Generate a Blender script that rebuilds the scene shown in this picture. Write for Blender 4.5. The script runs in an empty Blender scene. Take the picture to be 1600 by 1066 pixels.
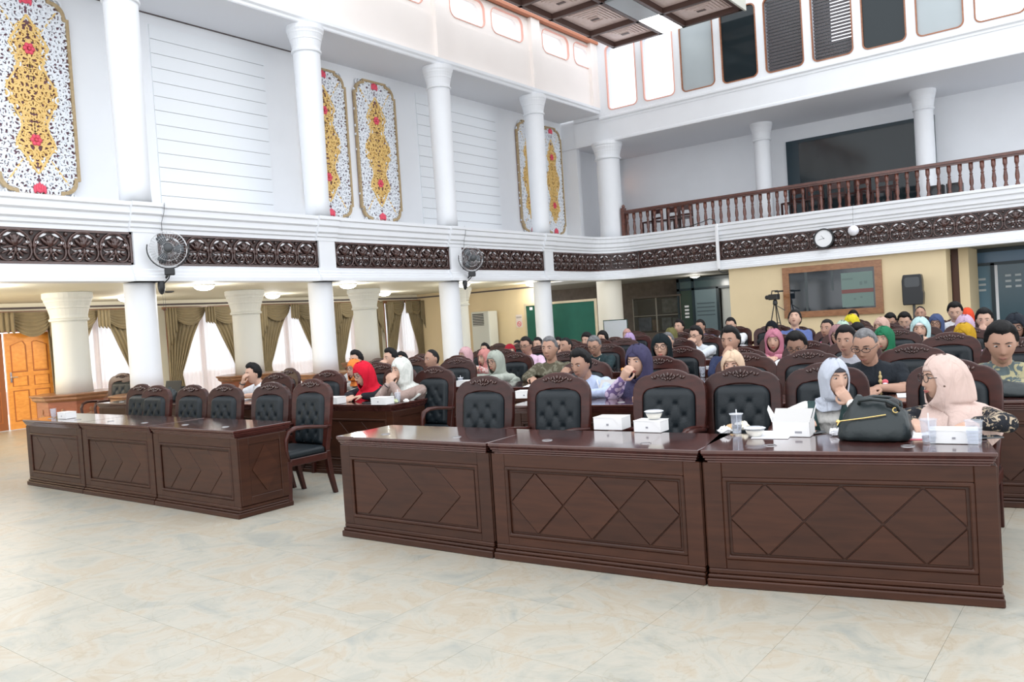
import bpy, math, random
from mathutils import Vector, Matrix, noise
random.seed(7)
S = bpy.context.scene
COL = S.collection
PI = math.pi
# ------------------------------------------------------------ camera, world, lights, exposure
cd = bpy.data.cameras.new('camera'); cam = bpy.data.objects.new('camera', cd); COL.objects.link(cam)
cd.sensor_width = 36; cd.lens = 28.51; cd.clip_end = 200; cd.clip_start = .05
cam.matrix_world = Matrix(((0.79019248, 0.03530989, 0.61184071, 0), (0.60942188, 0.0603089, -0.79054905, 0), (-0.06481364, 0.99755504, 0.02613702, 1.55), (0, 0, 0, 1)))
S.camera = cam
S.view_settings.view_transform = 'Standard'
S.view_settings.look = 'None'
S.view_settings.gamma = 1
S.view_settings.use_curve_mapping = False
S.view_settings.exposure = 0.55
W = bpy.data.worlds.new('world'); S.world = W; W.use_nodes = True
WB = W.node_tree.nodes['Background']
WB.inputs[0].default_value = (.93, .96, 1.0, 1); WB.inputs[1].default_value = 1.5
def area(name, loc, size, power, color=(1, 1, 1), rot=(0, 0, 0), sy=None):
    l = bpy.data.lights.new(name, 'AREA'); l.energy = power; l.color = color; l.size = size
    if sy: l.shape = 'RECTANGLE'; l.size_y = sy
    o = bpy.data.objects.new(name, l); COL.objects.link(o); o.location = loc; o.rotation_euler = rot
    return o
# added warm fill light, out of frame on the left, to brighten the orange door
area('door_fill', (-15.2, 3.2, 2.1), 1.2, 95, (1, .86, .66), (math.radians(80), 0, math.radians(32)))

# ------------------------------------------------------------ materials
MATS = {}
def mat(name, col, rough=.6, metal=0, noise_amt=0, noise_scale=6, bump=0, bump_scale=40, spec=.5, coat=0, emit=None, trans=0, alpha=1, sheen=0):
    if name in MATS: return MATS[name]
    m = bpy.data.materials.new(name); m.use_nodes = True; N = m.node_tree; b = N.nodes['Principled BSDF']
    b.inputs['Base Color'].default_value = (*col, 1); b.inputs['Roughness'].default_value = rough
    b.inputs['Metallic'].default_value = metal; b.inputs['Specular IOR Level'].default_value = spec
    b.inputs['Coat Weight'].default_value = coat; b.inputs['Coat Roughness'].default_value = .08
    b.inputs['Transmission Weight'].default_value = trans; b.inputs['Alpha'].default_value = alpha
    b.inputs['Sheen Weight'].default_value = sheen
    if emit: b.inputs['Emission Color'].default_value = (*emit[0], 1); b.inputs['Emission Strength'].default_value = emit[1]
    if noise_amt or bump:
        t = N.nodes.new('ShaderNodeTexCoord')
    if noise_amt:
        n = N.nodes.new('ShaderNodeTexNoise'); n.inputs['Scale'].default_value = noise_scale; n.inputs['Detail'].default_value = 5
        r = N.nodes.new('ShaderNodeValToRGB'); e = r.color_ramp.elements
        e[0].position = .3; e[1].position = .7
        e[0].color = (*[max(0, c * (1 - noise_amt)) for c in col], 1); e[1].color = (*[min(1, c * (1 + noise_amt)) for c in col], 1)
        N.links.new(t.outputs['Object'], n.inputs['Vector']); N.links.new(n.outputs['Fac'], r.inputs['Fac']); N.links.new(r.outputs['Color'], b.inputs['Base Color'])
    if bump:
        n2 = N.nodes.new('ShaderNodeTexNoise'); n2.inputs['Scale'].default_value = bump_scale
        bp = N.nodes.new('ShaderNodeBump'); bp.inputs['Strength'].default_value = bump; bp.inputs['Distance'].default_value = .01
        N.links.new(t.outputs['Object'], n2.inputs['Vector']); N.links.new(n2.outputs['Fac'], bp.inputs['Height']); N.links.new(bp.outputs['Normal'], b.inputs['Normal'])
    MATS[name] = m
    return m
def wood(name, c1, c2, rough=.3, scale=(1.5, 1.5, 14), coat=.25, rnd=.12):
    m = bpy.data.materials.new(name); m.use_nodes = True; N = m.node_tree; b = N.nodes['Principled BSDF']
    t = N.nodes.new('ShaderNodeTexCoord'); mp = N.nodes.new('ShaderNodeMapping'); mp.inputs['Scale'].default_value = scale
    n = N.nodes.new('ShaderNodeTexNoise'); n.inputs['Scale'].default_value = 3; n.inputs['Detail'].default_value = 8; n.inputs['Distortion'].default_value = .6
    r = N.nodes.new('ShaderNodeValToRGB'); r.color_ramp.elements[0].position = .3; r.color_ramp.elements[1].position = .72
    r.color_ramp.elements[0].color = (*c1, 1); r.color_ramp.elements[1].color = (*c2, 1)
    oi = N.nodes.new('ShaderNodeObjectInfo'); mr = N.nodes.new('ShaderNodeMapRange'); mr.inputs['To Min'].default_value = 1 - rnd; mr.inputs['To Max'].default_value = 1 + rnd
    hs = N.nodes.new('ShaderNodeHueSaturation')
    N.links.new(t.outputs['Object'], mp.inputs['Vector']); N.links.new(mp.outputs['Vector'], n.inputs['Vector']); N.links.new(n.outputs['Fac'], r.inputs['Fac'])
    N.links.new(r.outputs['Color'], hs.inputs['Color']); N.links.new(oi.outputs['Random'], mr.inputs['Value']); N.links.new(mr.outputs['Result'], hs.inputs['Value'])
    N.links.new(hs.outputs['Color'], b.inputs['Base Color'])
    b.inputs['Roughness'].default_value = rough; b.inputs['Coat Weight'].default_value = coat; b.inputs['Coat Roughness'].default_value = .1
    b.inputs['Specular IOR Level'].default_value = .32 if coat < .3 else .5
    MATS[name] = m; return m
WHITE = mat('white_paint', (.80, .82, .85), .55, noise_amt=.015, noise_scale=2)
CEILW = mat('soffit_paint', (.74, .75, .78), .7)
PEACH = mat('peach_paint', (.93, .87, .83), .6, noise_amt=.02, noise_scale=1)
CREAM = mat('cream_paint', (.76, .62, .39), .6, noise_amt=.03, noise_scale=1.5)
CREAMC = mat('cream_ceiling_paint', (.78, .74, .60), .7)
BROWN = mat('brown_panelling', (.105, .082, .062), .5, noise_amt=.2)
DESK = wood('mahogany_veneer', (.035, .0117, .0064), (.057, .0195, .0098), .36, (1.2, 1.2, 10), .04, .14)
DESKTOP = wood('mahogany_top', (.055, .018, .016), (.085, .027, .022), .10, (5, 1.0, 1), .8, .08)
CHAIRW = wood('chair_wood', (.032, .0075, .0055), (.056, .013, .009), .34, (3, 3, 9), .10, .2)
CARVEW = wood('carved_wood', (.045, .020, .017), (.085, .036, .028), .22, (4, 4, 4), .6, .12)
CARVEB = mat('carved_ground', (.030, .014, .012), .4)
RAILW = wood('railing_wood', (.075, .022, .015), (.16, .050, .030), .3, (4, 4, 9), .4, .2)
MIDW = wood('brown_wood', (.20, .085, .035), (.33, .15, .065), .35, (3, 3, 10), .3, .1)
DOORW = wood('orange_door', (.78, .30, .05), (.92, .40, .08), .4, (3, 3, 8), .3, .03)
COFFW = wood('coffer_wood', (.74, .58, .53), (.84, .68, .63), .45, (3, 3, 3), .05, .06)
COFFD = mat('coffer_beam', (.10, .055, .045), .45)
LEATHER = mat('dark_leather', (.008, .013, .017), .42, bump=.12, bump_scale=90, spec=.34)
BUTTON = mat('leather_button', (.014, .020, .024), .3)
SIDING = mat('white_siding', (.80, .83, .86), .5)
SEAM = mat('dark_seam', (.10, .08, .08), .8)
GOLDT = mat('gold_frame', (.42, .31, .17), .5, noise_amt=.15, noise_scale=20)
GOLDF = mat('gold_filigree', (.78, .53, .19), .42, metal=.15)
WHITEF = mat('white_filigree', (.80, .83, .87), .5)
MAROON = mat('maroon_backing', (.16, .075, .10), .7)
REDF = mat('red_flower', (.74, .075, .13), .45)
CURT = mat('olive_curtain', (.25, .195, .105), .6, noise_amt=.12, noise_scale=3, sheen=.3)
BLACK = mat('black_plastic', (.015, .016, .018), .4)
DGREY = mat('dark_grey', (.06, .065, .07), .4)
RINGM = mat('dull_steel', (.34, .34, .35), .35, metal=.8)
STEEL = mat('chrome', (.75, .76, .78), .15, metal=1)
GOLDM = mat('gold_metal', (.75, .55, .22), .25, metal=1)
GREENB = mat('green_board_felt', (.012, .105, .07), .8, noise_amt=.1, noise_scale=3)
CARD = mat('white_cardboard', (.82, .82, .82), .6)
CARDI = mat('cardboard_inside', (.55, .54, .53), .7)
PAPER = mat('paper', (.88, .89, .93), .7)
PLAST = mat('clear_plastic', (.92, .94, .96), .08, trans=.9, alpha=.55)
WATER = mat('water', (.9, .95, 1), .02, trans=1, alpha=.7)
LID = mat('cup_film', (.80, .84, .92), .2)
PORR = mat('porridge', (.86, .80, .66), .4)
TEAL = mat('dark_teal_frame', (.010, .028, .040), .35)
BLUEG = mat('blue_frosted_glass', (.10, .20, .27), .3)
BLUEL = mat('pale_blue_glass', (.34, .46, .56), .35)
DARKG = mat('dark_glass', (.012, .018, .024), .06, coat=.6)
GREYG = mat('frosted_glass', (.40, .45, .47), .35, noise_amt=.05, noise_scale=1)
DGLASS = mat('smoked_glass', (.018, .026, .030), .07, spec=.35)
ORANGEF = mat('orange_frame', (.55, .20, .10), .5)
LAMP = mat('lamp_diffuser', (1, 1, 1), .5, emit=((1, .99, .95), 4))
LAMPO = mat('lamp_panel_lit', (1, 1, 1), .4, emit=((.95, 1, 1), 2.2))
LAMPG = mat('lamp_panel_grey', (.36, .39, .41), .35)
GRASSO = mat('outside_ground', (.75, .62, .52), .8)
BRICKO = mat('outside_wall', (.85, .62, .56), .8)
TERRA = mat('terracotta', (.45, .16, .11), .7)
ACW = mat('aircon_white', (.62, .63, .58), .5)
SIGNW = mat('sign_paper', (.75, .66, .62), .6); SIGNR = mat('sign_red', (.75, .14, .18), .6)
INK = mat('black_ink', (.02, .02, .02), .6)
TISS = mat('tissue', (.85, .85, .85), .9)
PASTRY = mat('pastry', (.62, .42, .22), .7)
LIPM = mat('lip', (.42, .12, .10), .5); EYEW = mat('eye_white', (.50, .47, .45), .4); IRIS = mat('iris', (.02, .012, .01), .15)
HAIRM = mat('black_hair', (.006, .0055, .006), .6, bump=.3, bump_scale=120, spec=.25); HAIRG = mat('grey_hair', (.12, .12, .125), .5, noise_amt=.5, noise_scale=30, bump=.4, bump_scale=120)
BROWM = mat('brow', (.03, .02, .018), .7)
def marble():
    m = bpy.data.materials.new('cream_marble'); m.use_nodes = True; N = m.node_tree; b = N.nodes['Principled BSDF']; L = N.links.new
    g = N.nodes.new('ShaderNodeNewGeometry'); oi = N.nodes.new('ShaderNodeObjectInfo')
    ad = N.nodes.new('ShaderNodeVectorMath'); ad.operation = 'MULTIPLY_ADD'; ad.inputs[1].default_value = (1, 1, 1)
    cx = N.nodes.new('ShaderNodeCombineXYZ'); mu = N.nodes.new('ShaderNodeMath'); mu.operation = 'MULTIPLY'; mu.inputs[1].default_value = 1.6
    L(oi.outputs['Random'], mu.inputs[0]); L(mu.outputs[0], cx.inputs[2]); L(g.outputs['Position'], ad.inputs[0]); L(cx.outputs[0], ad.inputs[2])
    n = N.nodes.new('ShaderNodeTexNoise'); n.inputs['Scale'].default_value = 2.0; n.inputs['Detail'].default_value = 10; n.inputs['Roughness'].default_value = .66; n.inputs['Distortion'].default_value = 1.3
    L(ad.outputs[0], n.inputs['Vector'])
    r = N.nodes.new('ShaderNodeValToRGB'); cr = r.color_ramp
    pts = [(.30, (.325, .335, .31)), (.42, (.40, .39, .335)), (.51, (.455, .43, .365)), (.585, (.435, .38, .295)), (.68, (.475, .45, .385))]
    cr.elements[0].position, cr.elements[0].color = pts[0][0], (*pts[0][1], 1); cr.elements[1].position, cr.elements[1].color = pts[-1][0], (*pts[-1][1], 1)
    for p, c in pts[1:-1]: e = cr.elements.new(p); e.color = (*c, 1)
    L(n.outputs['Fac'], r.inputs['Fac'])
    v = N.nodes.new('ShaderNodeTexNoise'); v.inputs['Scale'].default_value = 2.3; v.inputs['Detail'].default_value = 9; v.inputs['Distortion'].default_value = 2.2
    L(ad.outputs[0], v.inputs['Vector'])
    r2 = N.nodes.new('ShaderNodeValToRGB'); c2 = r2.color_ramp; c2.elements[0].position = .485; c2.elements[0].color = (1, 1, 1, 1); c2.elements[1].position = .515; c2.elements[1].color = (1, 1, 1, 1)
    e = c2.elements.new(.5); e.color = (.90, .87, .82, 1)
    L(v.outputs['Fac'], r2.inputs['Fac'])
    mx = N.nodes.new('ShaderNodeMixRGB'); mx.blend_type = 'MULTIPLY'; mx.inputs[0].default_value = 1
    L(r.outputs['Color'], mx.inputs[1]); L(r2.outputs['Color'], mx.inputs[2]); L(mx.outputs[0], b.inputs['Base Color'])
    b.inputs['Roughness'].default_value = .38
    MATS['marble'] = m; return m
MARBLE = marble()
JOINT = mat('tile_joint', (.46, .44, .38), .7)
def sheer():
    m = bpy.data.materials.new('sheer_curtain'); m.use_nodes = True; N = m.node_tree; b = N.nodes['Principled BSDF']; o = N.nodes['Material Output']
    b.inputs['Base Color'].default_value = (.95, .94, .94, 1); b.inputs['Roughness'].default_value = .8
    t = N.nodes.new('ShaderNodeBsdfTranslucent'); t.inputs[0].default_value = (.95, .93, .93, 1)
    tr = N.nodes.new('ShaderNodeBsdfTransparent')
    a = N.nodes.new('ShaderNodeMixShader'); a.inputs[0].default_value = .6; c = N.nodes.new('ShaderNodeMixShader'); c.inputs[0].default_value = .22
    N.links.new(b.outputs[0], a.inputs[1]); N.links.new(t.outputs[0], a.inputs[2]); N.links.new(a.outputs[0], c.inputs[1]); N.links.new(tr.outputs[0], c.inputs[2]); N.links.new(c.outputs[0], o.inputs['Surface'])
    return m
SHEER = sheer()
def glassy(name, tint, f):
    m = bpy.data.materials.new(name); m.use_nodes = True; N = m.node_tree; b = N.nodes['Principled BSDF']; o = N.nodes['Material Output']
    b.inputs['Base Color'].default_value = (*tint, 1); b.inputs['Roughness'].default_value = .05; b.inputs['Coat Weight'].default_value = .5
    tr = N.nodes.new('ShaderNodeBsdfTransparent'); tr.inputs[0].default_value = (.97, .98, 1, 1)
    c = N.nodes.new('ShaderNodeMixShader'); c.inputs[0].default_value = f
    N.links.new(b.outputs[0], c.inputs[1]); N.links.new(tr.outputs[0], c.inputs[2]); N.links.new(c.outputs[0], o.inputs['Surface'])
    return m
PANE = glassy('window_pane', (.25, .28, .30), .93)
SHOWG = glassy('showcase_pane', (.05, .06, .06), .7)
CUPM = glassy('thin_clear_cup', (.80, .84, .90), .80)
_fab = {}
def folds(m):
    # creases of soft cloth
    N = m.node_tree; b = N.nodes['Principled BSDF']; t = N.nodes.new('ShaderNodeTexCoord'); mp = N.nodes.new('ShaderNodeMapping'); mp.inputs['Scale'].default_value = (1.6, 1.6, .45)
    n = N.nodes.new('ShaderNodeTexNoise'); n.inputs['Scale'].default_value = 9; n.inputs['Detail'].default_value = 3; n.inputs['Distortion'].default_value = .8
    bp = N.nodes.new('ShaderNodeBump'); bp.inputs['Strength'].default_value = .55; bp.inputs['Distance'].default_value = .05
    N.links.new(t.outputs['Object'], mp.inputs['Vector']); N.links.new(mp.outputs['Vector'], n.inputs['Vector']); N.links.new(n.outputs['Fac'], bp.inputs['Height']); N.links.new(bp.outputs['Normal'], b.inputs['Normal'])
def fabric(col, pat=None, c2=(.8, .7, .5), scale=14, thr=.55, rough=.8):
    k = (tuple(round(c, 3) for c in col), pat, tuple(c2), scale)
    if k in _fab: return _fab[k]
    if not pat:
        m = mat('fabric_%d' % len(_fab), col, rough, noise_amt=.06, noise_scale=10, spec=.15)
        folds(m); _fab[k] = m; return m
    m = bpy.data.materials.new('printed_fabric_%d' % len(_fab)); m.use_nodes = True; N = m.node_tree; b = N.nodes['Principled BSDF']
    t = N.nodes.new('ShaderNodeTexCoord')
    if pat == 'batik': n = N.nodes.new('ShaderNodeTexNoise'); n.inputs['Distortion'].default_value = 1.5; out = n.outputs['Fac']
    elif pat == 'dots': n = N.nodes.new('ShaderNodeTexVoronoi'); out = n.outputs['Distance']
    else: n = N.nodes.new('ShaderNodeTexChecker'); out = n.outputs['Fac']
    n.inputs['Scale'].default_value = scale
    r = N.nodes.new('ShaderNodeValToRGB'); r.color_ramp.interpolation = 'LINEAR'
    e = r.color_ramp.elements; e[0].position = thr - .03; e[1].position = thr + .03
    a, c = (col, c2) if pat != 'dots' else (c2, col)
    e[0].color = (*a, 1); e[1].color = (*c, 1)
    N.links.new(t.outputs['Object'], n.inputs['Vector']); N.links.new(out, r.inputs['Fac']); N.links.new(r.outputs['Color'], b.inputs['Base Color'])
    b.inputs['Roughness'].default_value = rough; b.inputs['Specular IOR Level'].default_value = .15
    folds(m); _fab[k] = m; return m
_skin = {}
def skin(tone):
    if tone in _skin: return _skin[tone]
    base = {0: (.66, .44, .35), 1: (.56, .35, .26), 2: (.42, .245, .175), 3: (.30, .17, .12)}[tone]
    m = mat('skin_%d' % tone, base, .5, noise_amt=.06, noise_scale=12, spec=.35)
    m.node_tree.nodes['Principled BSDF'].inputs['Subsurface Weight'].default_value = 0
    _skin[tone] = m; return m

# ------------------------------------------------------------ mesh helpers
class MB:
    def __init__(s): s.v = []; s.f = []; s.m = []
    def add(s, vs, fs, mi=0):
        o = len(s.v); s.v += [tuple(p) for p in vs]; s.f += [tuple(i + o for i in f) for f in fs]; s.m += [mi] * len(fs); return s
    def box(s, x0, x1, y0, y1, z0, z1, mi=0):
        return s.add([(x0, y0, z0), (x1, y0, z0), (x1, y1, z0), (x0, y1, z0), (x0, y0, z1), (x1, y0, z1), (x1, y1, z1), (x0, y1, z1)],
                     [(0, 3, 2, 1), (4, 5, 6, 7), (0, 1, 5, 4), (1, 2, 6, 5), (2, 3, 7, 6), (3, 0, 4, 7)], mi)
    def loft(s, rings, mi=0, cap=True, closed=True):
        n = len(rings[0]); vs = [p for r in rings for p in r]; fs = []
        for i in range(len(rings) - 1):
            for j in range(n if closed else n - 1):
                k = (j + 1) % n; fs.append((i * n + j, i * n + k, (i + 1) * n + k, (i + 1) * n + j))
        if cap: fs.append(tuple(reversed(range(n)))); fs.append(tuple((len(rings) - 1) * n + j for j in range(n)))
        return s.add(vs, fs, mi)
    def lathe(s, prof, c=(0, 0, 0), n=20, mi=0, axis='z', cap=True):
        rings = []
        for r, z in prof:
            ring = []
            for j in range(n):
                a = 2 * PI * j / n; x, y = r * math.cos(a), r * math.sin(a)
                p = (x, y, z) if axis == 'z' else ((x, -z, y) if axis == 'y' else (z, x, y))
                ring.append((p[0] + c[0], p[1] + c[1], p[2] + c[2]))
            rings.append(ring)
        return s.loft(rings, mi, cap)
    def tube(s, pts, r, n=8, mi=0, flat=None):
        pts = [Vector(p) for p in pts]; rs = r if isinstance(r, (list, tuple)) else [r] * len(pts); rings = []
        up = None
        for i, p in enumerate(pts):
            t = (pts[min(i + 1, len(pts) - 1)] - pts[max(i - 1, 0)]).normalized()
            if up is None: up = Vector((0, 0, 1)) if abs(t.z) < .9 else Vector((0, 1, 0))
            a = t.cross(up).normalized(); b = a.cross(t).normalized(); up = b
            k1, k2 = flat or (1, 1)
            rings.append([tuple(p + a * math.cos(2 * PI * j / n) * rs[i] * k1 + b * math.sin(2 * PI * j / n) * rs[i] * k2) for j in range(n)])
        return s.loft(rings, mi)
    def ell(s, c, r, n=12, m=8, mi=0, R=None):
        rings = []
        for i in range(1, m):
            a = PI * i / m
            ring = []
            for j in range(n):
                b = 2 * PI * j / n; p = Vector((r[0] * math.sin(a) * math.cos(b), r[1] * math.sin(a) * math.sin(b), -r[2] * math.cos(a)))
                if R is not None: p = R @ p
                ring.append(tuple(p + Vector(c)))
            rings.append(ring)
        lo, hi = Vector((0, 0, -r[2])), Vector((0, 0, r[2]))
        if R is not None: lo, hi = R @ lo, R @ hi
        o = len(s.v); s.loft(rings, mi, cap=False)
        s.v += [tuple(lo + Vector(c)), tuple(hi + Vector(c))]; q = len(s.v) - 2; last = o + (m - 2) * n
        for j in range(n):
            k = (j + 1) % n; s.f.append((q, o + k, o + j)); s.f.append((q + 1, last + j, last + k)); s.m += [mi, mi]
        return s
    def prism(s, poly, d0, d1, plane='xz', mi=0):
        n = len(poly)
        def P(u, v, d): return {'xz': (u, d, v), 'yz': (d, u, v), 'xy': (u, v, d)}[plane]
        vs = [P(u, v, d0) for u, v in poly] + [P(u, v, d1) for u, v in poly]
        fs = [tuple(range(n)), tuple(reversed(range(n, 2 * n)))] + [(i, i + n, (i + 1) % n + n, (i + 1) % n) for i in range(n)]
        return s.add(vs, fs, mi)
    def ringp(s, outer, inner, d0, d1, plane='xz', mi=0, closed=True):
        n = len(outer)
        def P(u, v, d): return {'xz': (u, d, v), 'yz': (d, u, v), 'xy': (u, v, d)}[plane]
        vs = [P(u, v, d) for d in (d0, d1) for L_ in (outer, inner) for u, v in L_]; fs = []
        for i in range(n if closed else n - 1):
            k = (i + 1) % n
            fs += [(i, k, n + k, n + i), (2 * n + i, 3 * n + i, 3 * n + k, 2 * n + k), (i, 2 * n + i, 2 * n + k, k), (n + i, n + k, 3 * n + k, 3 * n + i)]
        return s.add(vs, fs, mi)
    def mesh(s, name, mats, smooth=False):
        me = bpy.data.meshes.new(name); me.from_pydata(s.v, [], s.f)
        for m in (mats if isinstance(mats, (list, tuple)) else [mats]): me.materials.append(m)
        if any(s.m): me.polygons.foreach_set('material_index', s.m)
        if smooth: me.polygons.foreach_set('use_smooth', [True] * len(me.polygons))
        me.update(); return me
    def obj(s, name, mats, parent=None, smooth=False, fix=True):
        me = s.mesh(name, mats, smooth)
        if fix:
            import bmesh
            b = bmesh.new(); b.from_mesh(me); bmesh.ops.recalc_face_normals(b, faces=b.faces); b.to_mesh(me); b.free()
        return link(name, me, parent)
def link(name, me, parent=None, loc=None, rot=None):
    o = bpy.data.objects.new(name, me); COL.objects.link(o)
    if parent: o.parent = parent
    if loc is not None: o.location = loc
    if rot is not None: o.rotation_euler = rot
    return o
def tag(o, label=None, cat=None, group=None, kind=None):
    if label: o['label'] = label
    if cat: o['category'] = cat
    if group: o['group'] = group
    if kind: o['kind'] = kind
    return o
def thing(name, label, cat, loc=(0, 0, 0), rz=0, group=None):
    o = bpy.data.objects.new(name, None); COL.objects.link(o); o.location = loc; o.rotation_euler = (0, 0, rz); o.empty_display_size = .1
    return tag(o, label, cat, group)
def struct(name, mb, m, parent=None, smooth=False):
    o = mb.obj(name, m, parent, smooth); o['kind'] = 'structure'; return o
def dup(src, label=None, group=None, loc=None, rz=None):
    r = src.copy(); COL.objects.link(r)
    if label: r['label'] = label
    if group: r['group'] = group
    if loc is not None: r.location = loc
    if rz is not None: r.rotation_euler = (0, 0, rz)
    for ch in list(src.children):
        c = ch.copy(); COL.objects.link(c); c.parent = r
        for g in list(ch.children):
            d = g.copy(); COL.objects.link(d); d.parent = c
    return r
def bevel(o, w=.004, seg=1):
    b = o.modifiers.new('bevel', 'BEVEL'); b.width = w; b.segments = seg; b.limit_method = 'ANGLE'; return o
def rrect(x0, x1, z0, z1, r, k=6):
    out = []
    for cx, cz, a0 in ((x1 - r, z1 - r, 0), (x0 + r, z1 - r, 90), (x0 + r, z0 + r, 180), (x1 - r, z0 + r, 270)):
        for i in range(k + 1):
            a = math.radians(a0 + 90 * i / k); out.append((cx + r * math.cos(a), cz + r * math.sin(a)))
    return out
def ordinal(i): return ['first', 'second', 'third', 'fourth', 'fifth', 'sixth', 'seventh', 'eighth', 'ninth', 'tenth'][i]
# ============================================================ SETTING
# floor: slab, near marble tiles one by one, far tiles joined
fl = struct('floor', MB().box(-19, 9, -7, 26, -.12, -.006), JOINT)
T = .62
tile = MB().box(-T / 2 + .0007, T / 2 - .0007, -T / 2 + .0007, T / 2 - .0007, -.006, 0).mesh('tile', MARBLE)
near = []; far = MB()
for i in range(-31, 15):
    for j in range(-10, 42):
        cx, cy = i * T + .2, j * T + .1
        near.append((cx, cy))
vis = []
for cx, cy in near:
    dx = cx * .790 + cy * .609; dz = -cx * .612 + cy * .790
    if dz > .9 and abs(dx) < dz * .66 + .5 and cy < 4.3: vis.append((dz, cx, cy))
vis.sort(); vis = vis[:298]; vs_ = {(a, b) for _, a, b in vis}
for _, cx, cy in vis: link('tile', tile, fl, (cx, cy, 0))
for cx, cy in near:
    if (cx, cy) not in vs_: far.box(cx - T / 2 + .0007, cx + T / 2 - .0007, cy - T / 2 + .0007, cy + T / 2 - .0007, -.006, 0)
o = far.obj('tile_field', MARBLE, fl, fix=False); o['kind'] = 'stuff'

XA, YB, XU, XW, YE = -12.06, 20.3, -13.4, -17.8, 18.3
# balcony mouldings swept along wall A, round the corner and along wall B
def path(out):
    pts = [(XA + out, -4.0), (XA + out, 19.3)]
    R = 1.0 - out
    for k in range(1, 9):
        a = PI - k / 8 * PI / 2; pts.append((XA + 1.0 + R * math.cos(a), 19.3 + R * math.sin(a)))
    pts.append((6.0, YB - out)); return pts
def sweep(prof):
    mb = MB(); rings = []
    P0 = [path(o) for o, z in prof]
    for i in range(len(P0[0])): rings.append([(P0[k][i][0], P0[k][i][1], prof[k][1]) for k in range(len(prof))])
    return mb.loft(rings)
lowprof = [(-.25, 2.50), (.11, 2.50), (.11, 2.56), (.08, 2.575), (.08, 2.61), (.05, 2.63), (.05, 2.67), (.02, 2.69), (.02, 2.75), (-.25, 2.75)]
hiprof = [(-.25, 3.25), (.02, 3.25), (.02, 3.31), (.05, 3.33), (.05, 3.38), (.09, 3.41), (.09, 3.50), (.13, 3.53), (.13, 3.62), (.16, 3.64), (.16, 3.70), (-.25, 3.70)]
struct('trim_1', sweep(lowprof), WHITE); struct('trim_2', sweep(hiprof), WHITE)
struct('trim_3', sweep([(-.25, 2.75), (-.05, 2.75), (-.05, 3.25), (-.25, 3.25)]), WHITE)
COLY = [-.8, 2.85, 6.5, 10.03, 13.68, 17.3]
n = 4
for y in COLY:
    for prof in (lowprof, hiprof):
        rings = []
        for yy in (y - .24, y + .24): rings.append([(XA + o + (.05 if o > 0 else 0), yy, z) for o, z in prof])
        struct('trim_%d' % n, MB().loft(rings), WHITE); n += 1
    struct('trim_%d' % n, MB().box(XA - .2, XA + .06, y - .19, y + .19, 2.74, 3.26), WHITE); n += 1
# slabs, soffits
struct('ceiling', MB().box(XW - .3, XA - .2, -4, YE + .3, 2.52, 2.62).box(XA - .21, XA, -4, 19.2, 2.505, 2.52), CREAMC)
struct('ceiling_gallery_floor', MB().box(XU, XA - .1, -4, 20.0, 3.6, 3.68).box(-13.2, 6, YB - .1, 23.2, 3.5, 3.68), WHITE)
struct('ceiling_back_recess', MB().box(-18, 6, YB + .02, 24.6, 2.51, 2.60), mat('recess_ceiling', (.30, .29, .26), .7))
struct('ceiling_soffit_left', MB().box(XU - .2, XA + .04, -4, YB - .0, 7.265, 7.279), CEILW)
struct('ceiling_soffit_back', MB().box(-13.4, 6, YB - .015, 23.2, 6.435, 6.449), CEILW)
# upper left wall: plain panels with grooved siding boards as pieces
wl = struct('wall_left_upper', MB().box(XU - .25, XU, -4, 20.4, 3.6, 7.4), WHITE)
for (y0, y1) in ((.25, 2.6), (7.6, 9.93), (14.17, 17.18)):
    hb = .2475; nb = 13
    bm_ = MB().box(0, .022, 0, y1 - y0, .004, hb - .004).mesh('board', SIDING)
    for k in range(nb): link('board', bm_, wl, (XU, y0, 3.86 + k * hb))
    s_ = MB().box(0, .006, y0 + .012, y1 - .012, 3.87, 7.06).obj('board_backing', SEAM, wl); s_.location.x = XU
s = MB().box(XU + .002, XU + .03, 3, 10.9, 7.25, 7.275).obj('shadow_gap', SEAM, wl)
MB().box(XU, XU + .03, 13.4, 14.3, 3.74, 3.76).obj('shadow_gap', SEAM, wl)
# beam and clerestory over the left columns
cl = MB().box(XA - .3, XA, -4, YB + .1, 7.28, 8.38).box(XA - .3, XA, -4, YB + .1, 9.22, 9.9)
winA = []
for y in (-.8, 2.85, 6.5, 10.03, 13.68, 17.3): winA += [(y + .42, y + 1.68), (y + 1.92, y + 3.2 if y < 17 else y + 2.95)]
winA = [(a, b) if b < YB else (a, YB - .15) for a, b in winA]
def holed(mb, a0, a1, z0, z1, hole, d0, d1, plane, n=9):
    # wall piece a0..a1 x z0..z1 with a rounded hole (outer rectangle sampled like the inner outline)
    inner = hole; cx = sum(p[0] for p in inner) / len(inner); cz = sum(p[1] for p in inner) / len(inner); outer = []
    for (u, v) in inner:
        du, dv = u - cx, v - cz; k = 1e9
        if du > 1e-6: k = min(k, (a1 - cx) / du)
        if du < -1e-6: k = min(k, (a0 - cx) / du)
        if dv > 1e-6: k = min(k, (z1 - cz) / dv)
        if dv < -1e-6: k = min(k, (z0 - cz) / dv)
        outer.append([cx + du * k, cz + dv * k])
    for c in ((a0, z0), (a0, z1), (a1, z0), (a1, z1)):
        b = min(range(len(outer)), key=lambda i: (outer[i][0] - c[0]) ** 2 + (outer[i][1] - c[1]) ** 2); outer[b] = list(c)
    mb.ringp([tuple(p) for p in outer], inner, d0, d1, plane)
prev = -4
wm = MB()
wi = 1
fr_mb = []
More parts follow.
